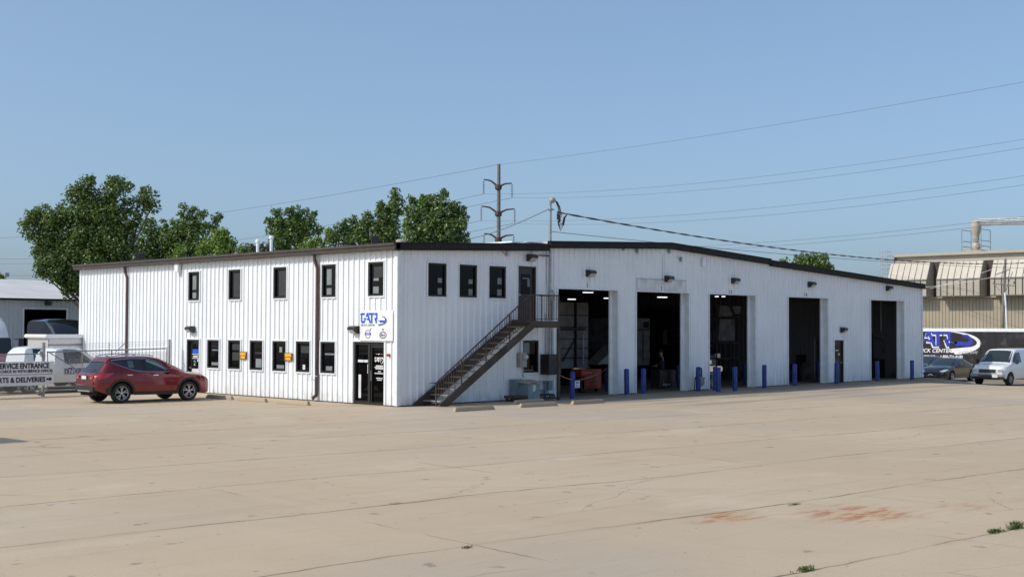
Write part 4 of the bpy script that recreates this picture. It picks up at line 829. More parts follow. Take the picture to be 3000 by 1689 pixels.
# pickups behind the gate
pk = dict(cat='pickup', wb=3.55, r=.38, arch=.46, track=.98, sill=.40, mid=.80, rim=.25, low=[(-1.2, .55), (-.6, .45), (4.3, .42), (4.5, .5)],
    top=[(-1.2, 1.16), (1.05, 1.17), (1.10, 1.55), (1.28, 1.82), (1.9, 1.87), (2.35, 1.80), (2.9, 1.42), (3.15, 1.26), (3.9, 1.17), (4.35, 1.02), (4.5, .85)],
    wide=[(-1.2, .95), (-1, .99), (3.9, 1.0), (4.3, .93), (4.5, .75)], belt=[(-1.2, 1.10), (3.2, 1.12), (4.2, .98), (4.5, .78)], roofw=[(-1.2, .93), (1.05, .93), (1.2, .70), (2.5, .70), (3.2, .85), (4.5, .6)], crown=[(-1.2, .01), (1.05, .01), (1.3, .06), (2.4, .06), (4.5, .05)])
def pickup(x, y, label):
    c = Car('pickup_truck', (x, y, gz(x, y)), 0, label, 'paint_white', pk, 'white pickups behind the gate'); c.arches('paint_silver', .03)
    c.side('side_window', 'glass_screen', (1.50, 2.80), 1.20, [(1.5, 1.76), (2.1, 1.74), (2.8, 1.26)], .008); c.over('windshield', 'glass_pale', (2.4, 3.1), [(2.4, .62), (3.1, .8)], .008)
    mb = MB(); mb.add([(1.07, -.62, 1.28), (1.07, .62, 1.28), (1.20, .56, 1.72), (1.20, -.56, 1.72)], [(0, 1, 2, 3)]); mb.build('rear_window', 'glass_pale', c.o)
    mb = MB(); mb.box(-1.12, 1.0, -.84, .84, 1.172, 1.176); mb.build('bed_floor', 'interior_dark', c.o)
    c.boxp('bumper', 'chrome', -1.34, -1.18, -.92, .92, .52, .70, bevel=.02)
    for sd in (-1, 1): y_ = sd*(c.y_at(1.75, 1.02)+.02); c.boxp('door_handle', 'plastic_black', 1.62, 1.8, y_-.012, y_+.012, 1.0, 1.04, bevel=.006); c.boxp('tail_light', 'lamp_red', -1.215, -1.12, min(sd*.80, sd*.94), max(sd*.80, sd*.94), .78, 1.1, bevel=.01)
    return c
pickup(-5.5, 20.3, 'white pickup with a pale rear window, further left behind the service sign')
PK = pickup(-5.55, 17.35, 'white pickup with dark lettering and purple door sign, nearer the red SUV')
mb = MB(); mb.box(1.45, 2.75, -1.022, -1.016, .76, 1.0); mb.build('door_sign', 'violet_ink', PK.o); mb = MB(); mb.box(1.40, 2.95, -1.008, -1.004, 1.01, 1.10); mb.build('stripe', 'white_ink', PK.o)
text('door_text', 'i NO', .26, 'white_ink', PK.o, XF((1, 0, 0), (0, 0, 1), (0, -1, 0), (1.5, -1.023, .79)), .002, local=True)
strokes('door_logo', GA, .20, 'logo_grey', PK.o, wm(PK.o) @ XF((1, 0, 0), (0, 0, 1), (0, -1, 0), (1.62, -.99, 1.18)), .02)
# ------------------------------------------------------------------ yard gate, fence and sign
def chain(mb, A, B, z0, z1, sp_=.085, r=.0035):
    A, B = Vector(A), Vector(B); d = B-A; Ln = d.length; d.normalize(); H = z1-z0; k = -H
    while k < Ln:
        for sg in (1, -1):
            a0, b0 = (k, z0), (k+H, z1)
            if sg < 0: a0, b0 = (k, z1), (k+H, z0)
            t0 = max(0, -k/H) if k < 0 else 0; t1 = min(1, (Ln-k)/H)
            if t1 > t0:
                f_ = lambda t_: (A.x+d.x*(k+H*t_), A.y+d.y*(k+H*t_), a0[1]+(b0[1]-a0[1])*t_)
                mb.bar(f_(t0), f_(t1), r*2)
        k += sp_
GT = thing('rolling_gate', (-5.8, 14.3, 0), 'chain-link rolling gate with barbed wire outriggers between its post and the side wall', 'gate')
A, B = (-5.8, 14.35), (-.62, 14.20)
mb = MB(); zz = lambda x: 0
Lp = lambda t_, z: (A[0]+(B[0]-A[0])*t_, A[1]+(B[1]-A[1])*t_, z)
for z in (1.72, .36, .22): mb.tube([Lp(0, z), Lp(1, z+(.10 if z > 1 else 0))], .028, 8)
for t_ in (0.005, .28, .52, .995): mb.tube([Lp(t_, .22), Lp(t_, 1.76)], .024, 8)
mb.tube([Lp(.02, 1.70), Lp(.28, .9), Lp(.5, .25)], .02, 6); mb.build('frame', 'galvanised', GT, world=True, smooth=60)
mb = MB(); chain(mb, Lp(0, 0), Lp(1, 0), .36, 1.70); mb.build('chain_link', 'galvanised', GT, world=True, fix=False)
mb = MB(); mb.tube([Lp(.5, 1.72), Lp(.5, 2.08)], .018, 6); mb.tube([Lp(.56, 1.72), Lp(.63, 2.05)], .018, 6); mb.build('outrigger', 'galvanised', GT, world=True)
mb = MB()
for z in (1.90, 1.98, 2.06): mb.tube([Lp(.05, z-.05), Lp(.5, z), Lp(1, z+.08)], .006, 4)
mb.build('barbed_wire', 'galvanised', GT, world=True)
GP = thing('gate_post', (-6.0, 14.2, 0), 'thick grey steel post with rollers at the left end of the rolling gate', 'post')
mb = MB(); mb.tube([(0, 0, 0), (0, 0, 2.10)], .07, 12); mb.build('pipe', 'galvanised', GP, smooth=60)
mb = MB(); mb.lathe([(.001, -.03), (.10, -.03), (.10, .03), (.001, .03)], 14, XF((1, 0, 0), (0, 0, 1), (0, -1, 0), (-.14, 0, .14))); mb.build('roller', 'galvanised', GP); mb = MB(); mb.lathe([(.001, -.03), (.06, -.03), (.06, .03), (.001, .03)], 14, XF((1, 0, 0), (0, 0, 1), (0, -1, 0), (-.1, 0, 1.72))); mb.build('roller', 'galvanised', GP)
for z in (.5, 1.55): mb = MB(); mb.box(-.12, .06, -.06, .06, z, z+.08); mb.build('bracket', 'galvanised', GP)
GE = thing('end_post', (-.52, 14.2, 0), 'slim grey post at the right end of the rolling gate near the wall', 'post')
mb = MB(); mb.tube([(0, 0, 0), (0, 0, 2.2)], .045, 10); mb.build('pipe', 'galvanised', GE, smooth=60); mb = MB(); mb.tube([(.08, 0, 2.1), (.12, 0, 0)], .012, 6); mb.build('brace', 'galvanised', GE)
FN = thing('chain_link_fence', (-9, 14.2, 0), 'chain-link fence carrying the service entrance sign left of the gate post', 'fence')
mb = MB(); mb.tube([(-14, 13.85, 1.62), (-6.0, 14.15, 1.66)], .026, 8); mb.tube([(-14, 13.85, .12), (-6.0, 14.15, .12)], .018, 8)
for x in (-8.6, -11.2, -13.8): mb.tube([(x, 14.2-.0375*(-6-x), 0), (x, 14.2-.0375*(-6-x), 1.66)], .03, 8)
mb.build('frame', 'galvanised', FN, world=True, smooth=60)
mb = MB(); chain(mb, (-10.5, 13.95, 0), (-6.0, 14.13, 0), .12, 1.62, .085); mb.build('chain_link', 'galvanised', FN, world=True, fix=False)
SG = thing('service_sign', (-5.80, 13.72, .46), 'white board sign reading service entrance with an arrow, hung on the chain-link fence', 'sign')
mb = MB(); mb.box(-3.6, 0, 0, .03, 0, .92); mb.build('board', 'sign_white', SG)
FS = lambda X_, Z_: XF((1, 0, 0), (0, 0, 1), (0, -1, 0), (X_, 13.715, Z_))
text('lettering', 'SERVICE ENTRANCE', .275, 'black_ink', SG, FS(-5.80-.19, 1.125), .002, 0, .011, .82, 'RIGHT')
text('lettering', '(PLEASE CHECK IN WITH SERVICE OFFICE)', .145, 'black_ink', SG, FS(-5.80-.05, .965), .002, 0, .006, .93, 'RIGHT')
text('lettering', 'PARTS & DELIVERIES', .262, 'black_ink', SG, FS(-5.80-.34, .60), .002, 0, .010, .90, 'RIGHT')
mb = MB(); mb.box(-3.5, -.05, -.008, -.001, .415, .43); mb.prism([(-.30, .20), (-.17, .20), (-.17, .14), (-.07, .235), (-.17, .33), (-.17, .27), (-.30, .27)], 0, .006, XF((1, 0, 0), (0, 0, 1), (0, -1, 0), (0, -.001, 0))); mb.build('arrow', 'black_ink', SG)
# ------------------------------------------------------------------ behind on the left
HB = thing('grey_shed', (5, 48, -.8), 'grey metal shed with white seamed roof and dark open doorway behind the gate', 'building')
e0, e1 = on(-140, 871, 1, 48), on(233, 874, 1, 48); dl, dr_ = on(70, 905, 1, 48), on(194, 905, 1, 48)
ez = (on(60, 873, 1, 48)).z; x0_, x1_ = e0.x-8, e1.x+3.2
mb = MB(); corr(mb, lambda u, o, z: (u, 48-o, z-.8), x0_, x1_, lambda u: ez+.78, [(dl.x, dr_.x, 0, dl.z+.8)]); corr(mb, lambda u, o, z: (x1_+o, u, z-.8), 48, 64, lambda u: ez+.78, []); mb.build('wall', 'grey_panel', HB, world=True, fix=False)
rg = on(100, 820, 1, 56); mb = MB()
mb.add([(x0_-.3, 47.7, ez), (x1_+.3, 47.7, ez), (x1_+.3, 56, rg.z), (x0_-.3, 56, rg.z), (x1_+.3, 64.3, ez), (x0_-.3, 64.3, ez), (x0_-.3, 47.7, ez-.08), (x1_+.3, 47.7, ez-.08)], [(0, 1, 2, 3), (3, 2, 4, 5), (0, 6, 7, 1)]); mb.build('roof', 'white_roof', HB, world=True)
mb = MB(); mb.box(x0_-.3, x1_+.3, 47.60, 47.72, ez-.14, ez-.02); mb.build('gutter', 'fascia_brown', HB, world=True)
mb = MB(); mb.box(x0_+.2, x1_-.2, 49.0, 63.8, -.79, -.75); mb.box(x0_+.2, x1_-.2, 62, 62.2, -.75, ez-.1); mb.box(dl.x-2, dl.x-1.9, 48.3, 62, -.7, ez-.1); mb.box(x1_-.4, x1_-.3, 48.3, 62, -.7, ez-.1); mb.box(dl.x-1.9, x1_-.4, 48.3, 62, ez-.2, ez-.1); mb.box(dl.x-1.9, x1_-.4, 48.3, 61.9, -.74, -.70); mb.build('inner_wall', 'shed_inside', HB, world=True)
mb = MB(); mb.box(dl.x-.12, dl.x, 47.93, 47.97, -.8, dl.z+.1); mb.box(dr_.x, dr_.x+.12, 47.93, 47.97, -.8, dl.z+.1); mb.box(dl.x, dr_.x, 47.93, 47.97, dl.z, dl.z+.1); mb.build('door_frame', 'white_trim', HB, world=True)
mb = MB(); l_ = on(140, 888, 1, 47.8); mb.box(l_.x-.18, l_.x+.18, 47.6, 47.95, l_.z-.14, l_.z+.14); mb.build('wall_lamp', 'lamp_bronze', HB, world=True, bevel=.03)
# semi trucks: cab with sloped roof fairing, windscreen, bonnet
def semi(name, loc, rz, label, p1, p2, H=3.95, W_=2.4, grp='highway tractors in the yard'):
    o = thing(name, loc, label, 'truck', grp, rz); mb = MB(); hw = W_/2
    top = [(-3.6, H-.05), (-1.6, H), (-.9, H-.06), (-.3, H-.35), (.15, H-.85), (.32, H-1.15)]; N = len(top); vs = []
    for x, z in top:
        k = .04 if x < -1 else .10; w = hw*(1 if x < -.9 else 1-.10*(x+.9)); vs += [(x, -w, 1.1), (x, -w, z-.45), (x, -w*.93, z-.12), (x, -w*.7, z), (x, 0, z+k*.5), (x, w*.7, z), (x, w*.93, z-.12), (x, w, z-.45), (x, w, 1.1)]
    mb.add(vs, [(i*9+j, i*9+j+1, (i+1)*9+j+1, (i+1)*9+j) for i in range(N-1) for j in range(8)]+[tuple(range(9)), tuple((N-1)*9+j for j in range(9))]); mb.build('cab', p1, o, smooth=35)
    mb = MB(); mb.add([(.33, -hw*.86, H-1.22), (.33, hw*.86, H-1.22), (.80, hw*.80, H-2.0), (.80, -hw*.80, H-2.0), (.2, -hw*.9, H-2.0), (.2, hw*.9, H-2.0), (.2, -hw*.9, H-1.22), (.2, hw*.9, H-1.22)], [(0, 1, 2, 3), (0, 3, 4, 6), (1, 7, 5, 2), (0, 6, 7, 1)]); mb.build('windshield', 'glass_car', o)
    mb = MB(); vs = []
    for x, z, w in ((.25, H-2.0, .98), (.85, H-2.02, .95), (1.7, H-2.15, .88), (2.3, H-2.4, .8), (2.45, H-2.8, .74)): vs += [(x, -w*hw, .7), (x, -w*hw, z-.25), (x, -w*hw*.8, z), (x, w*hw*.8, z), (x, w*hw, z-.25), (x, w*hw, .7)]
    mb.add(vs, [(i*6+j, i*6+j+1, (i+1)*6+j+1, (i+1)*6+j) for i in range(4) for j in range(5)]+[tuple(24+j for j in range(6))]); mb.build('hood', p2, o, smooth=35)
    mb = MB(); mb.box(2.455, 2.48, -.5, .5, .85, H-2.85); mb.build('grille', 'chrome', o); mb = MB(); mb.box(2.3, 2.6, -hw*.95, hw*.95, .45, .75); mb.build('bumper', 'chrome', o, bevel=.05)
    mb = MB(); mb.box(-6.5, 2.2, -.45, .45, .75, 1.05); mb.build('chassis', 'interior_dark', o)
    for sd in (-1, 1):
        mb = MB(); mb.box(.62, .74, min(sd*(hw+.16), sd*(hw+.42)), max(sd*(hw+.16), sd*(hw+.42)), H-2.05, H-1.25); mb.bar((.68, sd*hw*.9, H-1.3), (.68, sd*(hw+.3), H-1.28), .04); mb.bar((.68, sd*hw*.9, H-1.98), (.68, sd*(hw+.3), H-2.02), .04); mb.build('mirror', 'plastic_black', o, bevel=.02)
        mb = MB(); mb.box(-1.5, -.9, sd*(hw+.004)-.003, sd*(hw+.004)+.003, H-1.35, H-.95); mb.box(-.7, .1, sd*(hw+.004)-.003, sd*(hw+.004)+.003, H-2.0, H-1.3); mb.build('side_window', 'glass_dark', o)
        mb = MB(); mb.box(2.1, 2.40, min(sd*.75, sd*1.05), max(sd*.75, sd*1.05), 1.15, 1.4); mb.build('headlight', 'headlamp', o, bevel=.03)
        for ax, tw in ((1.55, .3), (-4.2, .55), (-5.5, .55)):
            mb = MB(); mb.lathe([(.2, 0), (.48, 0), (.51, .04), (.51, tw-.04), (.48, tw), (.25, tw-.02), (.2, tw-.1)], 22, XF((1, 0, 0), (0, 0, 1), (0, -sd if sd < 0 else -1, 0), (ax, sd*(hw-.02) if sd > 0 else -(hw-.02)-0, .51)) if False else XF((1, 0, 0), (0, 0, 1), (0, sd, 0), (ax, sd*(hw-tw), .51))); wq = mb.build('wheel', 'rubber', o, smooth=40)
            mb = MB(); mb.lathe([(.27, tw-.03), (.2, tw-.08), (.1, tw-.02), (.001, tw-.015)], 14, XF((1, 0, 0), (0, 0, 1), (0, sd, 0), (ax, sd*(hw-tw), .51))); mb.build('rim', 'alloy', wq, smooth=40)
    return o
p = at(-22, 1100, 67); w1 = semi('semi_truck', (p.x, p.y+.6, gz(p.x, p.y)-.02), -pi/2+.03, 'semi truck with white cab fairing and brick red hood at the left edge', 'paint_white', 'paint_brick', 3.95)
p = at(205, 1100, 77); b1 = semi('semi_truck', (p.x, p.y, gz(p.x, p.y)-.02), -pi/2-.03, 'black sleeper semi truck in front of the dark shed doorway', 'paint_black', 'paint_black', 4.0)
text('visor_text', 'ED PR', .17, 'white_ink', b1, XF((0, 1, 0), (-.49, 0, .87), (.87, 0, .49), (.325, .05, 2.93)), .01, local=True)
p = at(262, 1100, 61); BT = thing('box_truck', (p.x, p.y, gz(p.x, p.y)), 'white flat-roofed service truck between the pickups and the black semi', 'truck', None, 0)
mb = MB(); mb.box(-2.6, 1.9, -1.1, 1.1, .75, 2.18); mb.build('box', 'paint_silver', BT, bevel=.04); mb = MB(); mb.box(-2.75, 1.95, -1.18, 1.18, 2.18, 2.36); mb.build('roof', 'paint_white', BT, bevel=.04)
mb = MB(); mb.box(-2.62, 1.9, -1.112, -1.10, 1.85, 1.90); mb.build('rail', 'logo_grey', BT)
for ax in (-1.7, 1.1):
    for sd in (-1, 1): mb = MB(); mb.lathe([(.15, 0), (.38, 0), (.38, .22), (.2, .22), (.15, .1)], 18, XF((1, 0, 0), (0, 0, 1), (0, sd, 0), (ax, sd*.85, .38))); mb.build('wheel', 'rubber', BT, smooth=40)
# flatbed stake body near the doorway
p = at(84, 1100, 72); SK = thing('pallet_rack', (p.x, p.y, gz(p.x, p.y)), 'pale slatted rack standing in the shed doorway', 'rack')
mb = MB()
for z in (1.9, 2.12, 2.32): mb.box(-.1, 1.6, -.05, .05, z, z+.10)
for x in (-.1, .75, 1.5): mb.box(x, x+.1, -.05, .05, 0, 2.42)
mb.box(-.1, 1.6, .1, 1.2, 1.1, 1.2); mb.build('frame', 'wood_grey', SK)
SK.rotation_euler.z = -YAW
# light post far left
p = at(17, 822, 110); mb = MB(); mb.tube([(0, 0, -7), (0, 0, .55)], .05, 6); mb.box(-.1, .25, -.1, .1, .35, .7)
lp = mb.build('yard_lamp', 'galvanised'); lp.location = p; tag(lp, 'thin grey lamp post rising behind the white shed roof at far left', 'lamp post')
# ------------------------------------------------------------------ industrial hall on the right
XH = 75.; HG = -1.15
IH = thing('industrial_hall', (XH, 5, HG), 'large weathered tan industrial hall with projecting roof hoods, behind the right end', 'building')
Yh0, Yh1 = -14., 21.0
mb = MB(); z1 = 5.42
def corrT(mb, P, u0, u1, z0, z1, per, dep):
    k = 0; u = u0
    while u < u1-1e-6:
        for a, oa, b, ob in ((0, 0, .72, 0), (.72, 0, .80, dep), (.80, dep, .92, dep), (.92, dep, 1, 0)):
            ua, ub = min(u+a*per, u1), min(u+b*per, u1)
            if ub > ua: mb.quad(P(ua, oa, z0), P(ub, ob, z0), P(ub, ob, z1), P(ua, oa, z1))
        u += per
corrT(mb, lambda u, o, z: (XH-o, u, z), Yh0, Yh1, HG, z1, .30, .05); corrT(mb, lambda u, o, z: (XH+u, Yh1+o, z), 0, 30, HG, 9.2, .30, .05); mb.build('wall', 'tan_panel', IH, world=True, fix=False)
mb = MB(); mb.box(XH+.3, XH+30, Yh0, Yh1-.05, 5.3, 9.10); mb.build('upper_wall', 'cream_panel', IH, world=True)
mb = MB(); mb.box(XH-.1, XH+30.2, Yh0, Yh1+.15, 9.10, 9.34); mb.box(XH+.05, XH+.29, Yh0, Yh1+.1, 8.55, 8.75); mb.build('roof', 'cream_panel', IH, world=True)
mb = MB(); mb.box(XH-.25, XH+.29, Yh0, Yh1+.05, 5.42, 5.52); mb.build('ledge', 'lid_tan', IH, world=True)
hoods = [(17.3, 21.0), (12.6, 16.45), (7.9, 11.75), (3.2, 7.05), (-1.5, 2.35), (-6.2, -2.35)]
for a, b in hoods:
    mb = MB(); xo = XH-1.25; sec_ = [(XH+.28, 8.52), (XH-.55, 8.50), (xo, 6.98), (xo, 5.53), (XH+.28, 5.53)]
    # built of panels with seam ribs
    mb.prism([(x, z) for x, z in sec_], a, b, XF((1, 0, 0), (0, 0, 1), (0, 1, 0), (0, 0, 0))); hd_ = mb.build('roof_hood', 'cream_panel', IH, world=True)
    mb = MB(); k = a
    while k < b+.01:
        y = min(k, b-.03); mb.add([(x-.05 if i not in (0,) else x, yy, z) for yy in (y, y+.045) for i, (x, z) in enumerate(((XH-.55, 8.52), (xo, 7.0), (xo, 5.53)))], [(0, 1, 4, 3), (1, 2, 5, 4)]); mb.box(xo-.05, xo, y, y+.045, 5.53, 6.98); k += .575
    mb.box(xo-.07, xo, a, b, 6.93, 7.03); mb.box(xo-.06, xo, a, b, 5.53, 5.60); mb.build('seam', 'wood_grey', hd_, world=True)
mb = MB(); mb.box(XH-.02, XH+.28, Yh0, Yh1, 5.53, 8.5); mb.build('recess_wall', 'steel_weathered', IH, world=True)
DU = thing('roof_duct', (XH+1, 13.96, 9.34), 'pale conical exhaust duct with a railing frame on the industrial hall roof', 'duct')
mb = MB(); mb.lathe([(.05, .0), (.30, .08), (.38, .35), (.30, .62), (.20, .70), (.30, .85), (.26, 1.2), (.30, 1.35), (.45, 1.95), (.42, 2.2), (.38, 2.5), (.10, 2.6)], 16, Matrix.Translation((0, 0, .1))); mb.box(-.9, .9, -.8, .8, 0, .12); mb.build('cone', 'cream_panel', DU, smooth=40)
mb = MB(); mb.tube([(0, 0, 2.40), (0, -7, 2.12), (0, -22, 1.6)], .15, 10); mb.build('pipe', 'pipe_grey', DU, smooth=60); mb = MB(); mb.tube([(.5, 0, 2.80), (.5, -7, 2.55), (.5, -22, 2.0)], .08, 8); mb.build('pipe', 'pipe_grey', DU, smooth=60); mb = MB(); mb.tube([(-.3, 0, 2.62), (-.3, -7, 2.36), (-.3, -22, 1.85)], .06, 8); mb.build('pipe', 'pipe_grey', DU, smooth=60)
mb = MB()
for y in (-.85, .85):
    for x in (-.9, .9): mb.tube([(x, y, 0), (x, y, 1.85)], .035, 5)
for z in (.45, .9, 1.85):
    for y in (-.85, .85): mb.tube([(-.9, y, z), (.9, y, z)], .03, 5)
for z in (.45, .9): mb.tube([(-.9, -.85, z), (-.9, -.45, z)], .03, 5); mb.tube([(-.9, .45, z), (-.9, .85, z)], .03, 5)
mb.build('railing', 'galvanised', DU)
CG = thing('caged_ladder', (XH-.4, 21.3, HG), 'thin grey caged ladder tower at the left end of the industrial hall roof', 'ladder')
mb = MB()
for x, y in ((-.3, 0), (.3, 0), (-.3, .5), (.3, .5), (0, .9)): mb.tube([(x, y, 0), (x, y, 10.9)], .03, 5)
for k in range(24): z = 2+.38*k; mb.tube([(-.3, 0, z), (.3, 0, z), (.3, .5, z), (0, .9, z), (-.3, .5, z), (-.3, 0, z)], .018, 4)
mb.build('frame', 'pipe_grey', CG)
# mural trailer
TX = 62.; TRL = thing('mural_trailer', (TX, 4, -.85), 'long black trailer with white top rail and blue-lettered mural behind the parked cars', 'trailer')
tz = 2.80; mb = MB(); mb.box(TX, TX+2.5, -2.0, 13.4, .18, tz-.22); mb.build('box', 'mural_black', TRL, world=True)
mb = MB(); mb.box(TX-.04, TX+2.54, -2.05, 13.45, tz-.22, tz+.02); mb.build('top_rail', 'white_trim', TRL, world=True)
mb = MB(); mb.box(TX-.02, TX, 7.33-.02, 7.33+.02, .2, tz-.22); mb.box(TX-.02, TX, -2, 13.4, .14, .20)
for y in (6.2, 4.9, 3.6): mb.box(TX-.015, TX, y, y+.03, .2, tz-.22)
mb.build('panel_seam', 'frame_dark', TRL, world=True)
mb = MB(); mb.box(TX+.2, TX+2.3, 10.5, 12.8, -.35, .12); mb.build('chassis', 'lid_tan', TRL, world=True)
for y in (0, 1.3, 11.9):
    for dx in (.05, 2.15): mb = MB(); mb.lathe([(.2, 0), (.5, 0), (.5, .3), (.2, .3)], 18, XF((0, 1, 0), (0, 0, 1), (1, 0, 0), (TX+dx, y, -.35))); mb.build('wheel', 'rubber', TRL, world=True, smooth=40)
S_ = 1.13; GLX = LEFT(12.62, 1.45, -TX+.001)
strokes('logo', GA, S_, 'mural_blue', TRL, LEFT(12.62, 1.44, -TX+.006), .004)
strokes('logo_edge', [[(x-.05, y-.09) for x, y in p_] for p_ in GA], S_, 'white_ink', TRL, LEFT(12.62, 1.44, -TX+.001), .002)
strokes('logo', GATOR, S_*.88, 'mural_blue', TRL, LEFT(9.66+.88*S_*2.74, 1.40, -TX+.012), .004, 1.)
strokes('swoosh', ring(0, 0, 2.45, .86, 92, -80, .012, .42, 30), 1., 'white_ink', TRL, LEFT(9.72, 1.72, -TX+.008), .003)
text('lettering', 'TRUCK CENTER', .40, 'white_ink', TRL, LEFT(9.55, 1.0, -TX+.014), .003, .25, .008, 1.05, 'RIGHT')
mb = MB(); mb.box(TX-.012, TX-.008, 9.0, 9.5, 1.0, 1.30); mb.prism([(0, 0), (1.0, .0), (1.6, .25), (1.9, .48), (1.2, .42), (0, .30)], 0, .003, LEFT(9.55, 1.0, -TX+.009)); mb.build('swoosh', 'white_ink', TRL, world=True) if False else None
mb = MB(); mb.prism([(0, 0), (1.0, .0), (1.6, .25), (1.9, .48), (1.2, .42), (0, .30)], 0, .003, LEFT(9.55, 1.0, -TX+.0085)); mb.build('swoosh', 'white_ink', TRL, world=True)
text('lettering', 'GATR Body', .30, 'grey_ink', TRL, LEFT(9.0, .86, -TX+.016) @ Matrix.Rotation(.10, 4, 'Z'), .003, .2, .004, 1.0)
text('lettering', 'www.gatr.net', .30, 'white_ink', TRL, LEFT(10.86, .64, -TX+.004), .003, 0, .006, .95, 'RIGHT'); text('lettering', '1-800-721-8180', .28, 'white_ink', TRL, LEFT(10.45, .62, -TX+.004), .003, 0, .006, .98)
# ------------------------------------------------------------------ trees
def tree(name, label, scale, ox, oy, depth, lobes, mat, leaf=.15, dens=1.0, base=None, group='trees beyond the building'):
    k = scale*depth/FPX; P = [(at(ox+x*scale, oy+y*scale, depth+random.uniform(-.35, .35)*r*k), r*k) for x, y, r in lobes]
    cx = sum(p_[0].x*p_[1] for p_ in P)/sum(p_[1] for p_ in P); cy = sum(p_[0].y*p_[1] for p_ in P)/sum(p_[1] for p_ in P)
    if base is not None: b_ = at(ox+base*scale, 900, depth); cx, cy = b_.x, b_.y
    z0 = gz(cx, cy); o = thing(name, (cx, cy, z0), label, 'tree', group); inv = wm(o).inverted()
    rnd = random.Random(len(lobes)*31+int(ox)); vs = []; fs = []
    for c, r in P:
        nsub = max(7, int(20*(r/.62)**1.5*dens))
        for s_ in range(nsub):
            v = Vector((rnd.gauss(0, 1), rnd.gauss(0, 1), rnd.gauss(0, 1))).normalized(); q = c+Vector((v.x*r, v.y*r, v.z*r*.95))*rnd.uniform(.35, 1.12)**.7
            rs = rnd.uniform(.26, .50)*min(1.4, max(.5, r/.62)); nl = int(30*(rs/.34)**1.6*(.16/leaf)**2)
            for l in range(nl):
                w = Vector((rnd.gauss(0, 1), rnd.gauss(0, 1), rnd.gauss(0, 1))).normalized(); pp = q+w*rs*rnd.uniform(.2, 1.)**.5
                nrm = (w+Vector((rnd.gauss(0, .7), rnd.gauss(0, .7), rnd.gauss(.35, .6)))).normalized(); a_ = nrm.orthogonal().normalized(); a_ = (Matrix.Rotation(rnd.uniform(0, 6.28), 3, nrm) @ a_); b_ = nrm.cross(a_); sz = leaf*rnd.uniform(.6, 1.25)
                n0 = len(vs); vs += [tuple(inv @ (pp-a_*sz*.55)), tuple(inv @ (pp+b_*sz*.42+nrm*sz*.08)), tuple(inv @ (pp+a_*sz*.6)), tuple(inv @ (pp-b_*sz*.42+nrm*sz*.08))]; fs.append((n0, n0+1, n0+2, n0+3))
    me = bpy.data.meshes.new('crown'); me.from_pydata(vs, [], fs); me.materials.append(MATS[mat]); cr = bpy.data.objects.new('crown', me); COL.objects.link(cr); cr.parent = o
    mb = MB(); top = max(p_[0].z for p_ in P); low = min(p_[0].z for p_ in P); fork = Vector((cx, cy, max(z0+1.2, z0+(low-z0)*.6)))
    mb.tube([(0, 0, 0), (.03, 0, (fork.z-z0)*.5), (0, 0, fork.z-z0)], .32, 9, .24)
    tr = mb.build('trunk', 'bark', o, smooth=50); mb = MB()
    for c, r in P:
        e = inv @ c; f_ = inv @ fork; mid = f_.lerp(e, .5)+Vector((rnd.uniform(-.3, .3), rnd.uniform(-.3, .3), rnd.uniform(0, .4))); mb.tube([f_, mid, e], .11, 6, .025)
    mb.build('limb', 'bark', tr, smooth=50)
    return o
s1, s3 = .2795, .2912
tree('tall_tree', 'tall broad dark green tree, largest, above the left end of the building', s1, 0, 490, 82, [(950, 130, 60), (930, 210, 95), (1200, 150, 75), (1215, 240, 115), (1330, 200, 65), (1560, 225, 50), (1490, 240, 50), (1570, 310, 90), (1480, 330, 80), (790, 250, 75), (730, 320, 60), (820, 350, 100), (1590, 420, 80), (960, 320, 110), (1100, 350, 110), (700, 470, 90), (450, 450, 60), (420, 530, 110), (330, 580, 90), (570, 500, 60), (250, 640, 65), (300, 700, 70), (550, 620, 120), (700, 600, 140), (880, 480, 130), (1060, 500, 130), (1280, 420, 110), (1430, 500, 70), (1230, 560, 120), (900, 650, 160), (1120, 680, 150), (480, 760, 130), (400, 860, 80), (600, 830, 120), (800, 830, 160), (1030, 850, 170), (1230, 800, 140), (360, 930, 50), (480, 960, 110), (640, 960, 130), (440, 1060, 90), (560, 1100, 90), (700, 1080, 130), (800, 1010, 110), (1400, 650, 90), (1350, 950, 120), (1000, 1000, 150), (800, 1180, 90), (560, 1000, 110), (620, 1120, 100), (740, 1160, 120), (820, 1110, 120), (900, 1180, 120), (780, 1270, 110), (460, 1120, 50)], 'leaf_dark', .17, .85, 1050)
tree('leafy_tree', 'medium dark green tree just right of the tallest tree', s1, 0, 490, 86, [(1935, 420, 50), (1930, 500, 60), (2020, 450, 50), (2070, 500, 70), (2130, 460, 45), (2260, 540, 55), (2310, 510, 30), (2210, 620, 60), (1980, 600, 100), (2110, 620, 90), (1820, 580, 55), (1850, 660, 95), (1720, 580, 45), (1700, 640, 60), (2010, 740, 120), (1780, 770, 120), (1650, 720, 80), (1560, 680, 80), (1560, 560, 70), (1900, 860, 110), (1720, 900, 110), (1500, 860, 120), (2080, 870, 90), (1600, 960, 90)], 'leaf_mid', .17, .9, 1850)
tree('young_tree', 'bright yellow-green low tree above the roof edge left of centre', s1, 0, 490, 76, [(2360, 660, 40), (2350, 730, 55), (2270, 700, 50), (2260, 780, 90), (2370, 800, 80), (2170, 850, 80), (2120, 880, 70), (2320, 880, 90), (2430, 870, 55), (2440, 820, 30), (1890, 850, 55), (1880, 910, 60)], 'leaf_light', .15, 1.2, 2280)
tree('low_bush', 'small dusty purple-brown shrub top above the roof between the vent pipes', s3, 650, 530, 74, [(290, 670, 50), (330, 690, 40), (430, 668, 50), (470, 690, 40), (390, 690, 40)], 'leaf_dry', .15, 1.4, 360)
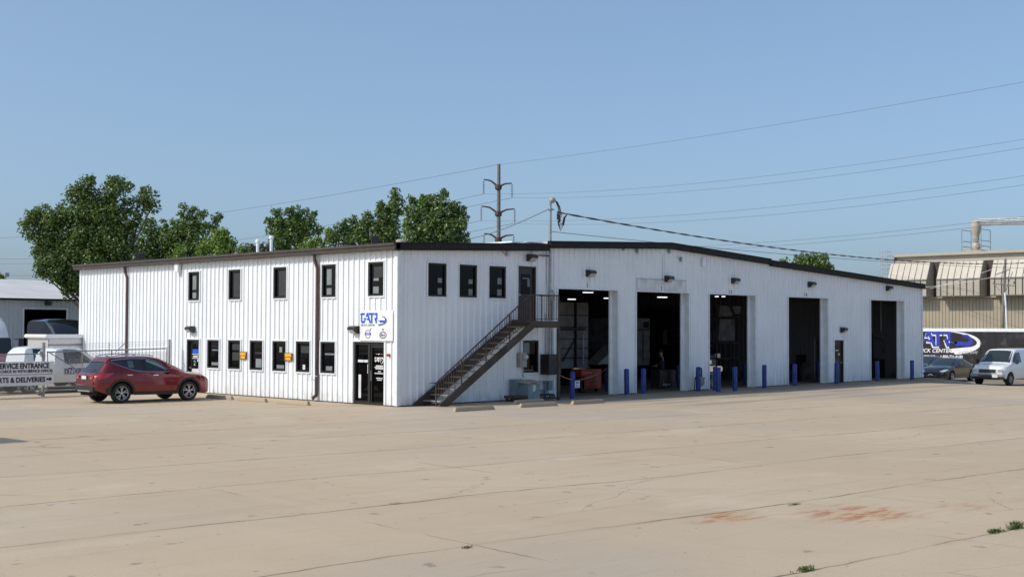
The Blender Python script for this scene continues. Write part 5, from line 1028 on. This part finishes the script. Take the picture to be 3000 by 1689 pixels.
tree('low_bush', 'small green shrub top at the roof edge right of the yellow-green tree', s3, 650, 530, 72, [(200, 680, 45), (240, 695, 40), (180, 705, 40), (105, 640, 28)], 'leaf_mid', .15, 1.4, 200)
tree('airy_tree', 'airy round-topped tree standing alone behind the vent pipes', s3, 650, 530, 92, [(545, 325, 55), (560, 400, 75), (460, 385, 25), (480, 430, 45), (680, 310, 50), (740, 320, 60), (720, 400, 85), (860, 300, 45), (910, 320, 45), (880, 370, 60), (800, 350, 45), (560, 490, 90), (690, 490, 90), (830, 460, 70), (900, 470, 70), (960, 520, 50), (990, 500, 25), (620, 590, 90), (760, 570, 80), (860, 550, 60), (560, 650, 80), (700, 660, 70)], 'leaf_mid', .19, .95, 650)
tree('low_bush', 'light green low bush between the airy tree and the pointed tree', s3, 650, 530, 76, [(880, 625, 60), (960, 590, 50), (800, 660, 50), (1000, 640, 60), (900, 670, 60), (1075, 500, 18), (1070, 530, 25)], 'leaf_light', .15, 1.3, 900)
tree('pointed_tree', 'dark green tree with a tall pointed top near the building corner', s3, 650, 530, 78, [(1735, 110, 35), (1730, 160, 55), (1760, 180, 50), (1740, 260, 80), (1590, 220, 40), (1590, 280, 60), (1680, 300, 80), (1780, 300, 45), (1480, 350, 45), (1500, 400, 65), (1440, 420, 50), (1600, 380, 80), (1720, 400, 80), (1330, 390, 45), (1300, 440, 60), (1400, 470, 60), (1205, 430, 45), (1180, 480, 60), (1280, 520, 80), (1400, 540, 90), (1550, 500, 100), (1680, 520, 100), (1130, 560, 60), (1080, 590, 50), (1150, 620, 80), (1300, 620, 90), (1450, 610, 90), (1600, 620, 90), (1720, 620, 80)], 'leaf_dark', .165, .95, 1550)
tree('round_tree', 'full round dark green tree behind the front corner of the roof', s3, 650, 530, 73, [(2225, 125, 35), (2220, 180, 60), (2115, 150, 40), (2040, 160, 40), (2080, 210, 70), (1910, 180, 22), (1930, 230, 50), (1890, 290, 60), (2000, 290, 90), (2130, 280, 100), (2260, 270, 70), (2330, 260, 50), (2350, 240, 40), (2420, 290, 45), (2430, 350, 50), (2340, 350, 80), (2200, 390, 120), (2040, 410, 120), (1900, 400, 90), (1850, 470, 60), (2380, 450, 80), (2430, 430, 40), (2250, 500, 120), (2080, 530, 120), (1930, 540, 100), (2380, 550, 80), (2450, 560, 45), (2430, 610, 50), (2300, 620, 90), (2150, 640, 90), (1990, 640, 90), (1860, 610, 70)], 'leaf_dark', .16, 1., 2120)
tree('far_tree', 'small dark tree showing above the roof slope at the right', .35868, 2000, 700, 118, [(955, 150, 35), (985, 190, 60), (1060, 145, 35), (1060, 200, 65), (1150, 140, 30), (1145, 185, 55), (1205, 215, 28), (920, 190, 30), (1200, 240, 30), (840, 172, 22), (850, 190, 25), (1100, 230, 60), (1010, 240, 50), (810, 185, 18)], 'leaf_mid', .24, 1.1, 1040, group='trees beyond the building')
tree('far_tree', 'tiny tree top behind the white shed at the far left edge', s1, 0, 490, 120, [(5, 1140, 22), (20, 1160, 25), (-30, 1150, 40)], 'leaf_mid', .22, 1.2, 0)
# ------------------------------------------------------------------ power line
TB = at(1461, 600, 150); tg = gz(TB.x, TB.y)
PW = thing('transmission_pole', (TB.x, TB.y, tg), 'tall transmission pole with three pairs of curved arms and hanging insulators', 'power pole')
PWz = at(1460, 480, 150).z; mb = MB(); mb.tube([(0, 0, 0), (0, 0, PWz-tg)], .34, 12, .20); mb.build('pole', 'wood_grey', PW, smooth=60)
armpts = []
for (al, ar, yc) in (((1417, 526), (1500, 537), 548), ((1410, 604), (1508, 612), 626), ((1418, 684), (1505, 688), 702)):
    a_, b_, c_ = at(*al, 150), at(*ar, 150), at(1460, yc, 150)
    for e in (a_, b_):
        m_ = c_.lerp(e, .5); m_.z += (e.z-c_.z)*.28+.05; m2 = c_.lerp(e, .8); m2.z += (e.z-c_.z)*.17; mb = MB(); mb.tube([c_, c_.lerp(m_, .5)+Vector((0, 0, .02)), m_, m2, e], .13, 8, .07); mb.build('arm', 'steel_weathered', PW, world=True, smooth=60)
        mb = MB()
        ins = MB(); prof = []
        for k in range(8): z = -.15-k*.2; prof += [(.03, z), (.13, z-.04), (.12, z-.08), (.03, z-.1)]
        ins.lathe(prof[::1], 8, Matrix.Translation(e)); ins.build('insulator', 'insulator', PW, world=True, smooth=30)
        armpts.append(Vector((e.x, e.y, e.z-1.72)))
    mb = MB(); mb.lathe([(.25, -.35), (.42, -.2), (.42, .2), (.25, .3)], 10, Matrix.Translation((c_.x, c_.y, c_.z))); mb.build('bracket', 'steel_weathered', PW, world=True)
def span(A_, B_, sag, r, name, label, mat='conductor_grey', n=28, twist=0, group='overhead wires', cat='wire'):
    A_, B_ = Vector(A_), Vector(B_); pts = [A_.lerp(B_, k/n)-Vector((0, 0, sag*4*(k/n)*(1-k/n))) for k in range(n+1)]; mb = MB(); mb.tube(pts, r, 5)
    if twist:
        for ph in (0, pi): mb.tube([A_.lerp(B_, k/220)-Vector((0, 0, sag*4*(k/220)*(1-k/220)))+Vector((0, 0, 1))*cos(k*.75+ph)*r*1.3+Vector((Rv.x, Rv.y, 0))*0+Vector((-Fv.y, Fv.x, 0))*0+Vector((.5, -.5, 0))*sin(k*.75+ph)*r*1.3 for k in range(221)], r*.8, 4)
    return tag(mb.build(name, mat), label, cat, group)
tt = at(1460, 482, 150)
span(tt, at(3100, 222, 88), .4, .014, 'static_wire', 'topmost thin wire running from the pole tip to the upper right edge'); span(tt, at(-60, 702, 235), 1.2, .024, 'static_wire', 'topmost thin wire running from the pole tip down to the left behind the tall tree')
ends = [(3100, 391, 'upper wire of the highest pair going right'), (3100, 416, 'lower wire of the highest pair going right'), (3100, 500, 'upper wire of the middle pair going right'), (3100, 527, 'lower wire of the middle pair going right'), (3100, 622, 'upper wire of the lowest pair going right'), (3100, 636, 'lower wire of the lowest pair going right')]
le = [(-60, 758, 'first conductor going left from the highest pole arms'), (-60, 772, 'second conductor going left from the highest pole arms'), (-60, 804, 'third conductor going left from the middle pole arms'), (-60, 818, 'fourth conductor going left from the middle pole arms')]
for i, P_ in enumerate(armpts):
    x, y, lb = ends[i]; span(P_, at(x, y, 86), 1.1, .0125, 'conductor', lb)
    if i < 4: x, y, lb = le[i]; span(P_, at(x, y, 235), 2.2, .024, 'conductor', lb)
span((7.8, -.3, 7.22), at(3060, 767, 96), .80, .019, 'service_drop', 'thick twisted service cable from the mast sagging to the right', 'service_cable', twist=1, group='cables at the mast', cat='cable')
span((7.7, -.1, 6.47), at(3060, 786, 96), .30, .012, 'telephone_wire', 'thin wire below the service cable, grazing the roof peak to the right', group='cables at the mast')
span((7.5, -.1, 7.33), at(1330, 705, 82), .25, .018, 'guy_wire', 'single wire from the mast collar going down to the left behind the roof', group='cables at the mast')
# small utility pole before the hall
up = on(2947, 900, 0, 68); UP = thing('utility_pole', (68, up.y, -1.0), 'leaning grey utility pole with crossed brackets in front of the tan hall', 'power pole')
mb = MB(); mb.tube([(0, .4, 0), (0, .22, 5), (0, .0, 9.2)], .14, 10, .09); mb.build('pole', 'wood_grey', UP, smooth=60); mb = MB(); mb.tube([(-.2, -.25, 2.0), (-.18, -.1, 5), (-.16, 0, 6.6)], .07, 8); mb.build('pipe', 'white_trim', UP, smooth=60)
mb = MB(); mb.tube([(-.1, .9, 7.3), (-.1, -.7, 7.1)], .05, 6); mb.tube([(-.1, .9, 7.3), (-.1, .1, 6.4), (-.1, -.6, 8.2)], .03, 5); mb.tube([(-.1, .7, 8.0), (-.1, -.4, 8.4)], .04, 6)
for y in (.9, .3, -.7): mb.lathe([(.05, 0), (.08, .08), (.05, .2)], 8, Matrix.Translation((-.1, y, 7.25)))
mb.build('crossarm', 'wood_grey', UP)
q0 = Vector((68, up.y, 7.8)); span(q0, on(2600, 870, 0, 78), .3, .016, 'conductor', 'wire crossing the hall front leftwards from the leaning utility pole, upper', 'white_trim'); span(q0-Vector((0, 0, .8)), on(2560, 848, 0, 78), .3, .013, 'conductor', 'wire crossing the hall front leftwards from the leaning utility pole, lower', 'white_trim')
# ------------------------------------------------------------------ roof furniture
for i, (x, y, z, hh, lb) in enumerate(((4.77, 15.62, 5.86, .85, 'white vent pipe on the roof, the shorter left one'), (5.21, 15.18, 5.88, 1.0, 'white vent pipe on the roof, the taller right one'))):
    v_ = thing('vent_pipe', (x, y, z), lb, 'vent pipe', 'white vent pipes on the roof'); mb = MB(); mb.tube([(0, 0, -.1), (0, 0, hh)], .07, 10); mb.build('pipe', 'white_trim', v_, smooth=60); mb = MB(); mb.lathe([(.11, hh-.10), (.11, hh), (.06, hh+.05)], 10); mb.lathe([(.13, .18), (.09, .26)], 10); mb.build('cap', 'white_trim', v_, smooth=40)
for x, y, z, lb in ((3.55, 5.49, 5.82, 'dark floodlight standing on the roof near the front corner'), (1.2, 19.6, 5.62, 'dark floodlight standing on the roof near the far left end')):
    f_ = thing('floodlight', (x, y, z), lb, 'floodlight', 'floodlights on the roof'); mb = MB(); mb.tube([(0, 0, 0), (0, 0, .28)], .03, 6); mb.box(-.16, .16, -.12, .12, 0, .12); mb.build('stand', 'lamp_bronze', f_); mb = MB(); mb.box(-.17, .17, -.05, .05, .20, .52, Matrix.Rotation(-.25, 4, 'Y') @ Matrix.Rotation(-.4, 4, 'Z')); mb.build('head', 'lamp_bronze', f_, bevel=.02)
v_ = thing('roof_vent', (2.92, 3.28, 5.72), 'low white mushroom vent on the roof at the front corner', 'vent'); mb = MB(); mb.lathe([(.09, -.1), (.09, .22), (.20, .24), (.20, .32), (.12, .36), (.001, .37)], 14); mb.build('cap', 'lid_tan', v_, smooth=40)
# ------------------------------------------------------------------ inside the bays
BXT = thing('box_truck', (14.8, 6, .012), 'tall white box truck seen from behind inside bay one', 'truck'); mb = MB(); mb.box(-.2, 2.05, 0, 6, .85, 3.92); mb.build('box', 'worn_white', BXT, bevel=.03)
mb = MB()
for z in (1.3, 1.75, 2.2, 2.75, 3.3): mb.box(-.1, 1.95, -.02, -.003, z, z+.04)
mb.bar((.2, -.04, 1.2), (1.2, -.04, 2.4), .05); mb.box(1.02, 1.10, -.12, -.02, .9, 3.9); mb.box(-.3, 1.6, -.2, -.12, 2.62, 2.72); mb.build('door_bar', 'plastic_black', BXT)
mb = MB(); mb.tube([(1.5, -.15, 1.0), (1.5, -.15, 2.4)], .035, 6); mb.build('exhaust_hose', 'galvanised', BXT)
for x in (.15, 1.7): mb = MB(); mb.lathe([(.2, 0), (.5, 0), (.5, .3), (.2, .3)], 18, XF((0, 1, 0), (0, 0, 1), (1, 0, 0), (x-.15, 1.2, .5))); mb.build('wheel', 'rubber', BXT, smooth=40)
TK = semi('semi_truck', (18.9, 10.2, .012), -pi/2-.2, 'dark semi truck with its hood up inside bay one', 'paint_black', 'paint_black', 3.6, 2.3, 'trucks inside the bays')
mb = MB(); mb.add([(17.0, 5.6, 1.02), (18.5, 5.6, 1.9), (18.6, 5.6, 1.05), (17.0, 6.4, 1.0), (18.5, 6.4, 1.95), (18.6, 6.4, 1.0)], [(0, 2, 1), (3, 4, 5), (0, 1, 4, 3), (1, 2, 5, 4), (2, 0, 3, 5)])
tag(mb.build('hood_panel', 'meter_grey'), 'grey sloping hood panel leaning up inside bay one above the tool chest', 'hood')
TC = thing('tool_chest', (11.65, 1.85, .012), 'wide red-orange tool chest with drawers inside bay one', 'tool chest')
mb = MB(); mb.box(0, 1.30, 0, .6, .16, .98); mb.build('body', 'chest_red', TC, bevel=.01)
for k, (z0, z1_) in enumerate(((.19, .38), (.40, .52), (.54, .62), (.64, .72))): mb = MB(); mb.box(.30, 1.05, -.02, -.001, z0, z1_); mb.box(.03, .28, -.02, -.001, z0, z1_); mb.build('drawer', 'chest_red', TC, bevel=.004); mb = MB(); mb.box(.30, 1.05, -.03, -.021, z1_-.02, z1_-.008); mb.build('handle', 'galvanised', TC)
for x in (.12, 1.18): mb = MB(); mb.lathe([(.001, -.03), (.08, -.03), (.08, .03), (.001, .03)], 12, XF((0, 1, 0), (0, 0, 1), (1, 0, 0), (x, .2, .08))); mb.build('caster', 'rubber', TC)
mb = MB(); mb.box(-.05, .18, -.02, .5, .16, .70); mb.build('side_tray', 'plastic_black', TC); text('lettering', 'Tool Storage', .11, 'grey_ink', TC, XF((1, 0, 0), (0, 0, 1), (0, -1, 0), (.12, -.004, .80)), .002, 0, .002, local=True)
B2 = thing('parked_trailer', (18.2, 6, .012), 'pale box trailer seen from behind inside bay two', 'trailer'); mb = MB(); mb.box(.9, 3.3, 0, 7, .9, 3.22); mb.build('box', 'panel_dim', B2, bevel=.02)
mb = MB()
for x in (1.3, 1.7, 2.05, 2.7): mb.box(x, x+.05, -.03, -.003, 1.1, 2.6)
mb.box(.95, 3.25, -.03, -.003, 2.62, 2.70); mb.bar((1.4, -.04, 1.2), (2.2, -.04, 2.0), .05); mb.build('door_bar', 'plastic_black', B2)
mb = MB(); mb.box(2.75, 3.2, -.01, -.002, 2.75, 3.05); mb.build('sticker', 'interior_dark', B2)
for x in (1.0, 2.9): mb = MB(); mb.lathe([(.2, 0), (.5, 0), (.5, .3), (.2, .3)], 18, XF((0, 1, 0), (0, 0, 1), (1, 0, 0), (x, 1.5, .5))); mb.build('wheel', 'rubber', B2, smooth=40)
CB = thing('tool_cabinet', (16.75, 1.7, .012), 'low black rolling cabinet with white script in front of the mechanic in bay two', 'cabinet'); mb = MB(); mb.box(0, 1.2, 0, .5, .08, .85); mb.build('body', 'plastic_black', CB, bevel=.01)
text('lettering', 'Snap-on', .16, 'paper', CB, XF((1, 0, 0), (0, 0, 1), (0, -1, 0), (.25, -.004, .16)), .002, .2, .003, local=True); mb = MB()
for z in (.34, .5, .66): mb.box(.03, 1.17, -.015, -.001, z, z+.14)
mb.build('drawer', 'door_black', CB)
# mechanic in dark overalls
ME = thing('person', (18.1, 2.6, .012), 'person in dark work clothes standing behind the low black cabinet in bay two', 'person', None, 2.2)
def skin(name, nodes, edges, mat, par):
    me = bpy.data.meshes.new(name); me.from_pydata([n_[0] for n_ in nodes], edges, []); me.materials.append(MATS[mat]); ob = bpy.data.objects.new(name, me); COL.objects.link(ob)
    md = ob.modifiers.new('s', 'SKIN'); me.skin_vertices[0].data[0].use_root = True
    for i, n_ in enumerate(nodes): me.skin_vertices[0].data[i].radius = (n_[1], n_[1])
    ob.modifiers.new('u', 'SUBSURF').levels = 1; ob.modifiers['u'].render_levels = 1
    dg = bpy.context.evaluated_depsgraph_get(); m2 = bpy.data.meshes.new_from_object(ob.evaluated_get(dg)); m2.name = name; ob.modifiers.clear(); ob.data = m2; bpy.data.meshes.remove(me)
    m2.polygons.foreach_set('use_smooth', [True]*len(m2.polygons)); ob.parent = par; return ob
nd = [((0, 0, .92), .13), ((0, 0, 1.15), .125), ((.02, 0, 1.36), .13), ((.04, 0, 1.46), .055), ((.06, 0, 1.58), .09), ((.07, 0, 1.66), .08), ((.02, .19, 1.38), .06), ((.06, .26, 1.12), .045), ((.26, .22, .98), .036), ((.36, .20, .97), .03), ((.02, -.19, 1.38), .06), ((.08, -.26, 1.12), .045), ((.28, -.18, 1.0), .036), ((.38, -.14, 1.0), .03),
      ((.0, .10, .86), .095), ((.03, .11, .48), .065), ((-.01, .12, .08), .045), ((.12, .12, .04), .04), ((.0, -.10, .86), .095), ((.03, -.11, .48), .065), ((-.01, -.12, .08), .045), ((.12, -.12, .04), .04)]
ed = [(0, 1), (1, 2), (2, 3), (3, 4), (4, 5), (2, 6), (6, 7), (7, 8), (8, 9), (2, 10), (10, 11), (11, 12), (12, 13), (0, 14), (14, 15), (15, 16), (16, 17), (0, 18), (18, 19), (19, 20), (20, 21)]
skin('body', nd, ed, 'skin', ME)
skin('overalls', [((0, 0, .92), .145), ((0, 0, 1.15), .14), ((.02, 0, 1.38), .14), ((.02, .19, 1.38), .072), ((.06, .26, 1.12), .056), ((.22, .23, 1.0), .048), ((.02, -.19, 1.38), .072), ((.08, -.26, 1.12), .056), ((.23, -.19, 1.01), .048), ((0, .10, .86), .11), ((.03, .11, .48), .08), ((-.01, .12, .12), .062), ((0, -.10, .86), .11), ((.03, -.11, .48), .08), ((-.01, -.12, .12), .062)], [(0, 1), (1, 2), (2, 3), (3, 4), (4, 5), (2, 6), (6, 7), (7, 8), (0, 9), (9, 10), (10, 11), (0, 12), (12, 13), (13, 14)], 'cloth_navy', ME)
mb = MB(); mb.lathe([(.098, 1.62), (.10, 1.68), (.075, 1.74), (.001, 1.765)], 14, Matrix.Translation((.055, 0, 0))); mb.build('cap', 'cloth_navy', ME, smooth=60)
for sd in (-1, 1):
    for k in range(5):
        a_ = -.3+.15*k; L_ = (.05, .075, .082, .077, .06)[k]; mb = MB(); p0 = Vector((.39 if sd < 0 else .37, sd*(.14 if sd < 0 else .20)+.012*(k-2), .99)); mb.tube([p0, p0+Vector((L_*.5, .004*(k-2), -.005)), p0+Vector((L_*.85, .005*(k-2), -.03))], .010, 6, .007); mb.build('finger', 'skin', ME)
mb = MB(); mb.tube([(.15, .02, 1.60), (.165, 0, 1.585), (.15, 0, 1.575)], .012, 6); mb.tube([(.145, -.025, 1.545), (.15, .0, 1.543), (.145, .025, 1.545)], .005, 5)
for sd in (-1, 1): mb.lathe([(.001, -.008), (.01, 0), (.001, .008)], 8, Matrix.Translation((.14, sd*.032, 1.615))); mb.tube([(.06, sd*.09, 1.62), (.055, sd*.1, 1.60), (.06, sd*.09, 1.575)], .012, 5)
mb.build('face', 'skin', ME)
# bay three
T3 = semi('semi_truck', (27.6, 8.4, .012), -pi/2-.55, 'dark semi truck with pale sleeper panel inside bay three', 'paint_navy', 'paint_black', 3.9, 2.3, 'trucks inside the bays')
FD = thing('fender_rack', (23.8, 3.6, .012), 'shelf of pale fenders and panels high up inside bay three', 'rack'); mb = MB()
for x in (0, 2.0):
    for y in (0, .6): mb.box(x, x+.05, y, y+.05, 0, 3.9)
for z in (1.2, 2.0, 3.3): mb.box(0, 2.05, 0, .65, z, z+.04)
mb.build('frame', 'steel_weathered', FD); mb = MB(); mb.prism([(.1, 3.36), (1.1, 3.36), (1.25, 3.40), (.9, 3.85), (.15, 3.88)], 0, .1, XF((1, 0, 0), (0, 0, 1), (0, -1, 0), (0, 0, 0))); mb.prism([(1.2, 3.85), (2.0, 3.85), (1.9, 3.5), (1.5, 3.45)], 0, .1, XF((1, 0, 0), (0, 0, 1), (0, -1, 0), (0, 0, 0))); mb.prism([(.5, 2.1), (1.9, 2.1), (1.9, 3.2), (.6, 3.2)], 0, .06, XF((1, 0, 0), (0, 0, 1), (0, -1, 0), (0, .3, 0))); mb.build('panel', 'panel_dim', FD)
SE = thing('seat_frame', (19.55, .9, .012), 'grey removed truck seat on the floor behind the bollards of bay three', 'seat'); mb = MB(); mb.box(-.25, .3, 0, .5, .15, .32); mb.box(-.05, .35, -.05, .08, .05, .62, Matrix.Rotation(.25, 4, 'Y')); mb.box(-.3, .3, .0, .1, .60, .68); mb.build('frame', 'meter_grey', SE, bevel=.03)
# bay four: bench, monitor, pump; bay five: machine, drum
WB = thing('workbench', (30.1, 2.62, .012), 'dark workbench with a monitor against the partition inside bay four', 'workbench'); mb = MB(); mb.box(0, .75, 0, 1.2, .80, .86); mb.box(.05, .12, .05, .12, 0, .8); mb.box(.05, .12, 1.1, 1.17, 0, .8); mb.box(.2, .7, .6, 1.1, .0, .78); mb.build('bench', 'plastic_black', WB)
mb = MB(); mb.box(.35, .41, -.02, .56, .92, 1.36); mb.box(.30, .48, .2, .34, .86, .93); mb.build('monitor', 'plastic_black', WB, bevel=.01)
PU = thing('cart', (26.9, 1.6, .012), 'grey wheeled parts cart behind the bollard inside bay four', 'cart'); mb = MB(); mb.box(0, .7, 0, .5, .12, .62); mb.build('tub', 'frame_dark', PU, bevel=.02); mb = MB(); mb.tube([(0, .05, .62), (-.05, .05, .85), (.4, .05, .86)], .02, 6); mb.build('handle', 'galvanised', PU)
for x in (.1, .6): mb = MB(); mb.lathe([(.001, -.02), (.08, -.02), (.08, .02), (.001, .02)], 12, XF((1, 0, 0), (0, 0, 1), (0, -1, 0), (x, 0, .08))); mb.build('caster', 'rubber', PU)
MC = thing('tyre_machine', (36.3, 1.6, .012), 'dark tall workshop machine with an arm inside bay five', 'machine'); mb = MB(); mb.box(0, .8, 0, .7, 0, 1.0); mb.box(.25, .45, .5, .7, 1.0, 2.5); mb.build('body', 'plastic_black', MC, bevel=.03); mb = MB(); mb.tube([(.35, .6, 2.3), (.35, -.1, 2.1), (.35, -.2, 1.4)], .05, 8); mb.lathe([(.28, 1.0), (.30, 1.08), (.1, 1.12)], 16, Matrix.Translation((.4, .2, 0))); mb.build('arm', 'steel_weathered', MC, smooth=40)
HP = MB(); HP.tube([(37.4, 2.0, 2.62), (37.4, 2.0, 4.98)], .06, 8); tag(HP.build('exhaust_pipe', 'galvanised', smooth=60), 'pale vertical pipe hanging from the ceiling inside bay five', 'pipe')
DR = thing('oil_drum', (34.4, 1.9, .012), 'tan steel drum behind the bollard inside bay five', 'drum'); mb = MB(); mb.lathe([(.28, 0), (.29, .02), (.28, .04), (.28, .28), (.29, .30), (.28, .32), (.28, .56), (.29, .58), (.28, .60), (.28, .86), (.29, .88), (.27, .88), (.27, .86), (.001, .86)], 20); mb.build('barrel', 'lid_tan', DR, smooth=40)
# ------------------------------------------------------------------ weeds in the joints
def weed(x, y, r, h_, n_, lb):
    o = thing('weed', (x, y, 0), lb, 'weed', 'weeds in the concrete joints'); rnd = random.Random(int(x*100)); vs = []; fs = []
    for k in range(n_):
        a_ = rnd.uniform(0, 6.28); q_ = abs(rnd.gauss(0, .5))*r; bx_, by_ = q_*cos(a_)*1.6, q_*sin(a_)*.55; L_ = h_*rnd.uniform(.3, 1.); tx, ty = rnd.gauss(0, .5)*L_, rnd.gauss(0, .5)*L_; w = .004+.003*rnd.random(); da = rnd.uniform(0, 3.14); dx_, dy_ = cos(da)*w, sin(da)*w
        i0 = len(vs); vs += [(bx_-dx_, by_-dy_, 0), (bx_+dx_, by_+dy_, 0), (bx_+tx*.5+dx_*1.6, by_+ty*.5+dy_*1.6, L_*.6), (bx_+tx*.5-dx_*1.6, by_+ty*.5-dy_*1.6, L_*.6), (bx_+tx, by_+ty, L_*.9)]; fs += [(i0, i0+1, i0+2, i0+3), (i0+3, i0+2, i0+4)]
    m_ = MB().add(vs, fs); m_.build('leaf', 'weed_leaf', o, fix=False)
weed(-11.45, -26.05, .14, .06, 190, 'low green weed clump in a joint near the right edge, left of the taller one'); weed(-10.90, -26.1, .15, .12, 230, 'tallest green weed clump at the right edge of the lot')
weed(-15.67, -25.72, .11, .07, 120, 'green weed clump near the bottom edge of the lot'); p = on(1367, 1604, 2, 0); weed(p.x, p.y, .06, .03, 60, 'tiny weed in the long joint at the lower middle'); p = on(2330, 1477, 2, 0); weed(p.x, p.y, .13, .03, 70, 'thin line of weeds in the joint beside the rust stain')
# concrete apron lip under the bays
mb = MB(); mb.box(7.9, RX+.6, -1.25, .0, -.02, .010); tag(mb.build('apron', 'apron_concrete'), kind='structure')  # coloured darker for oil and to deepen the building's shade
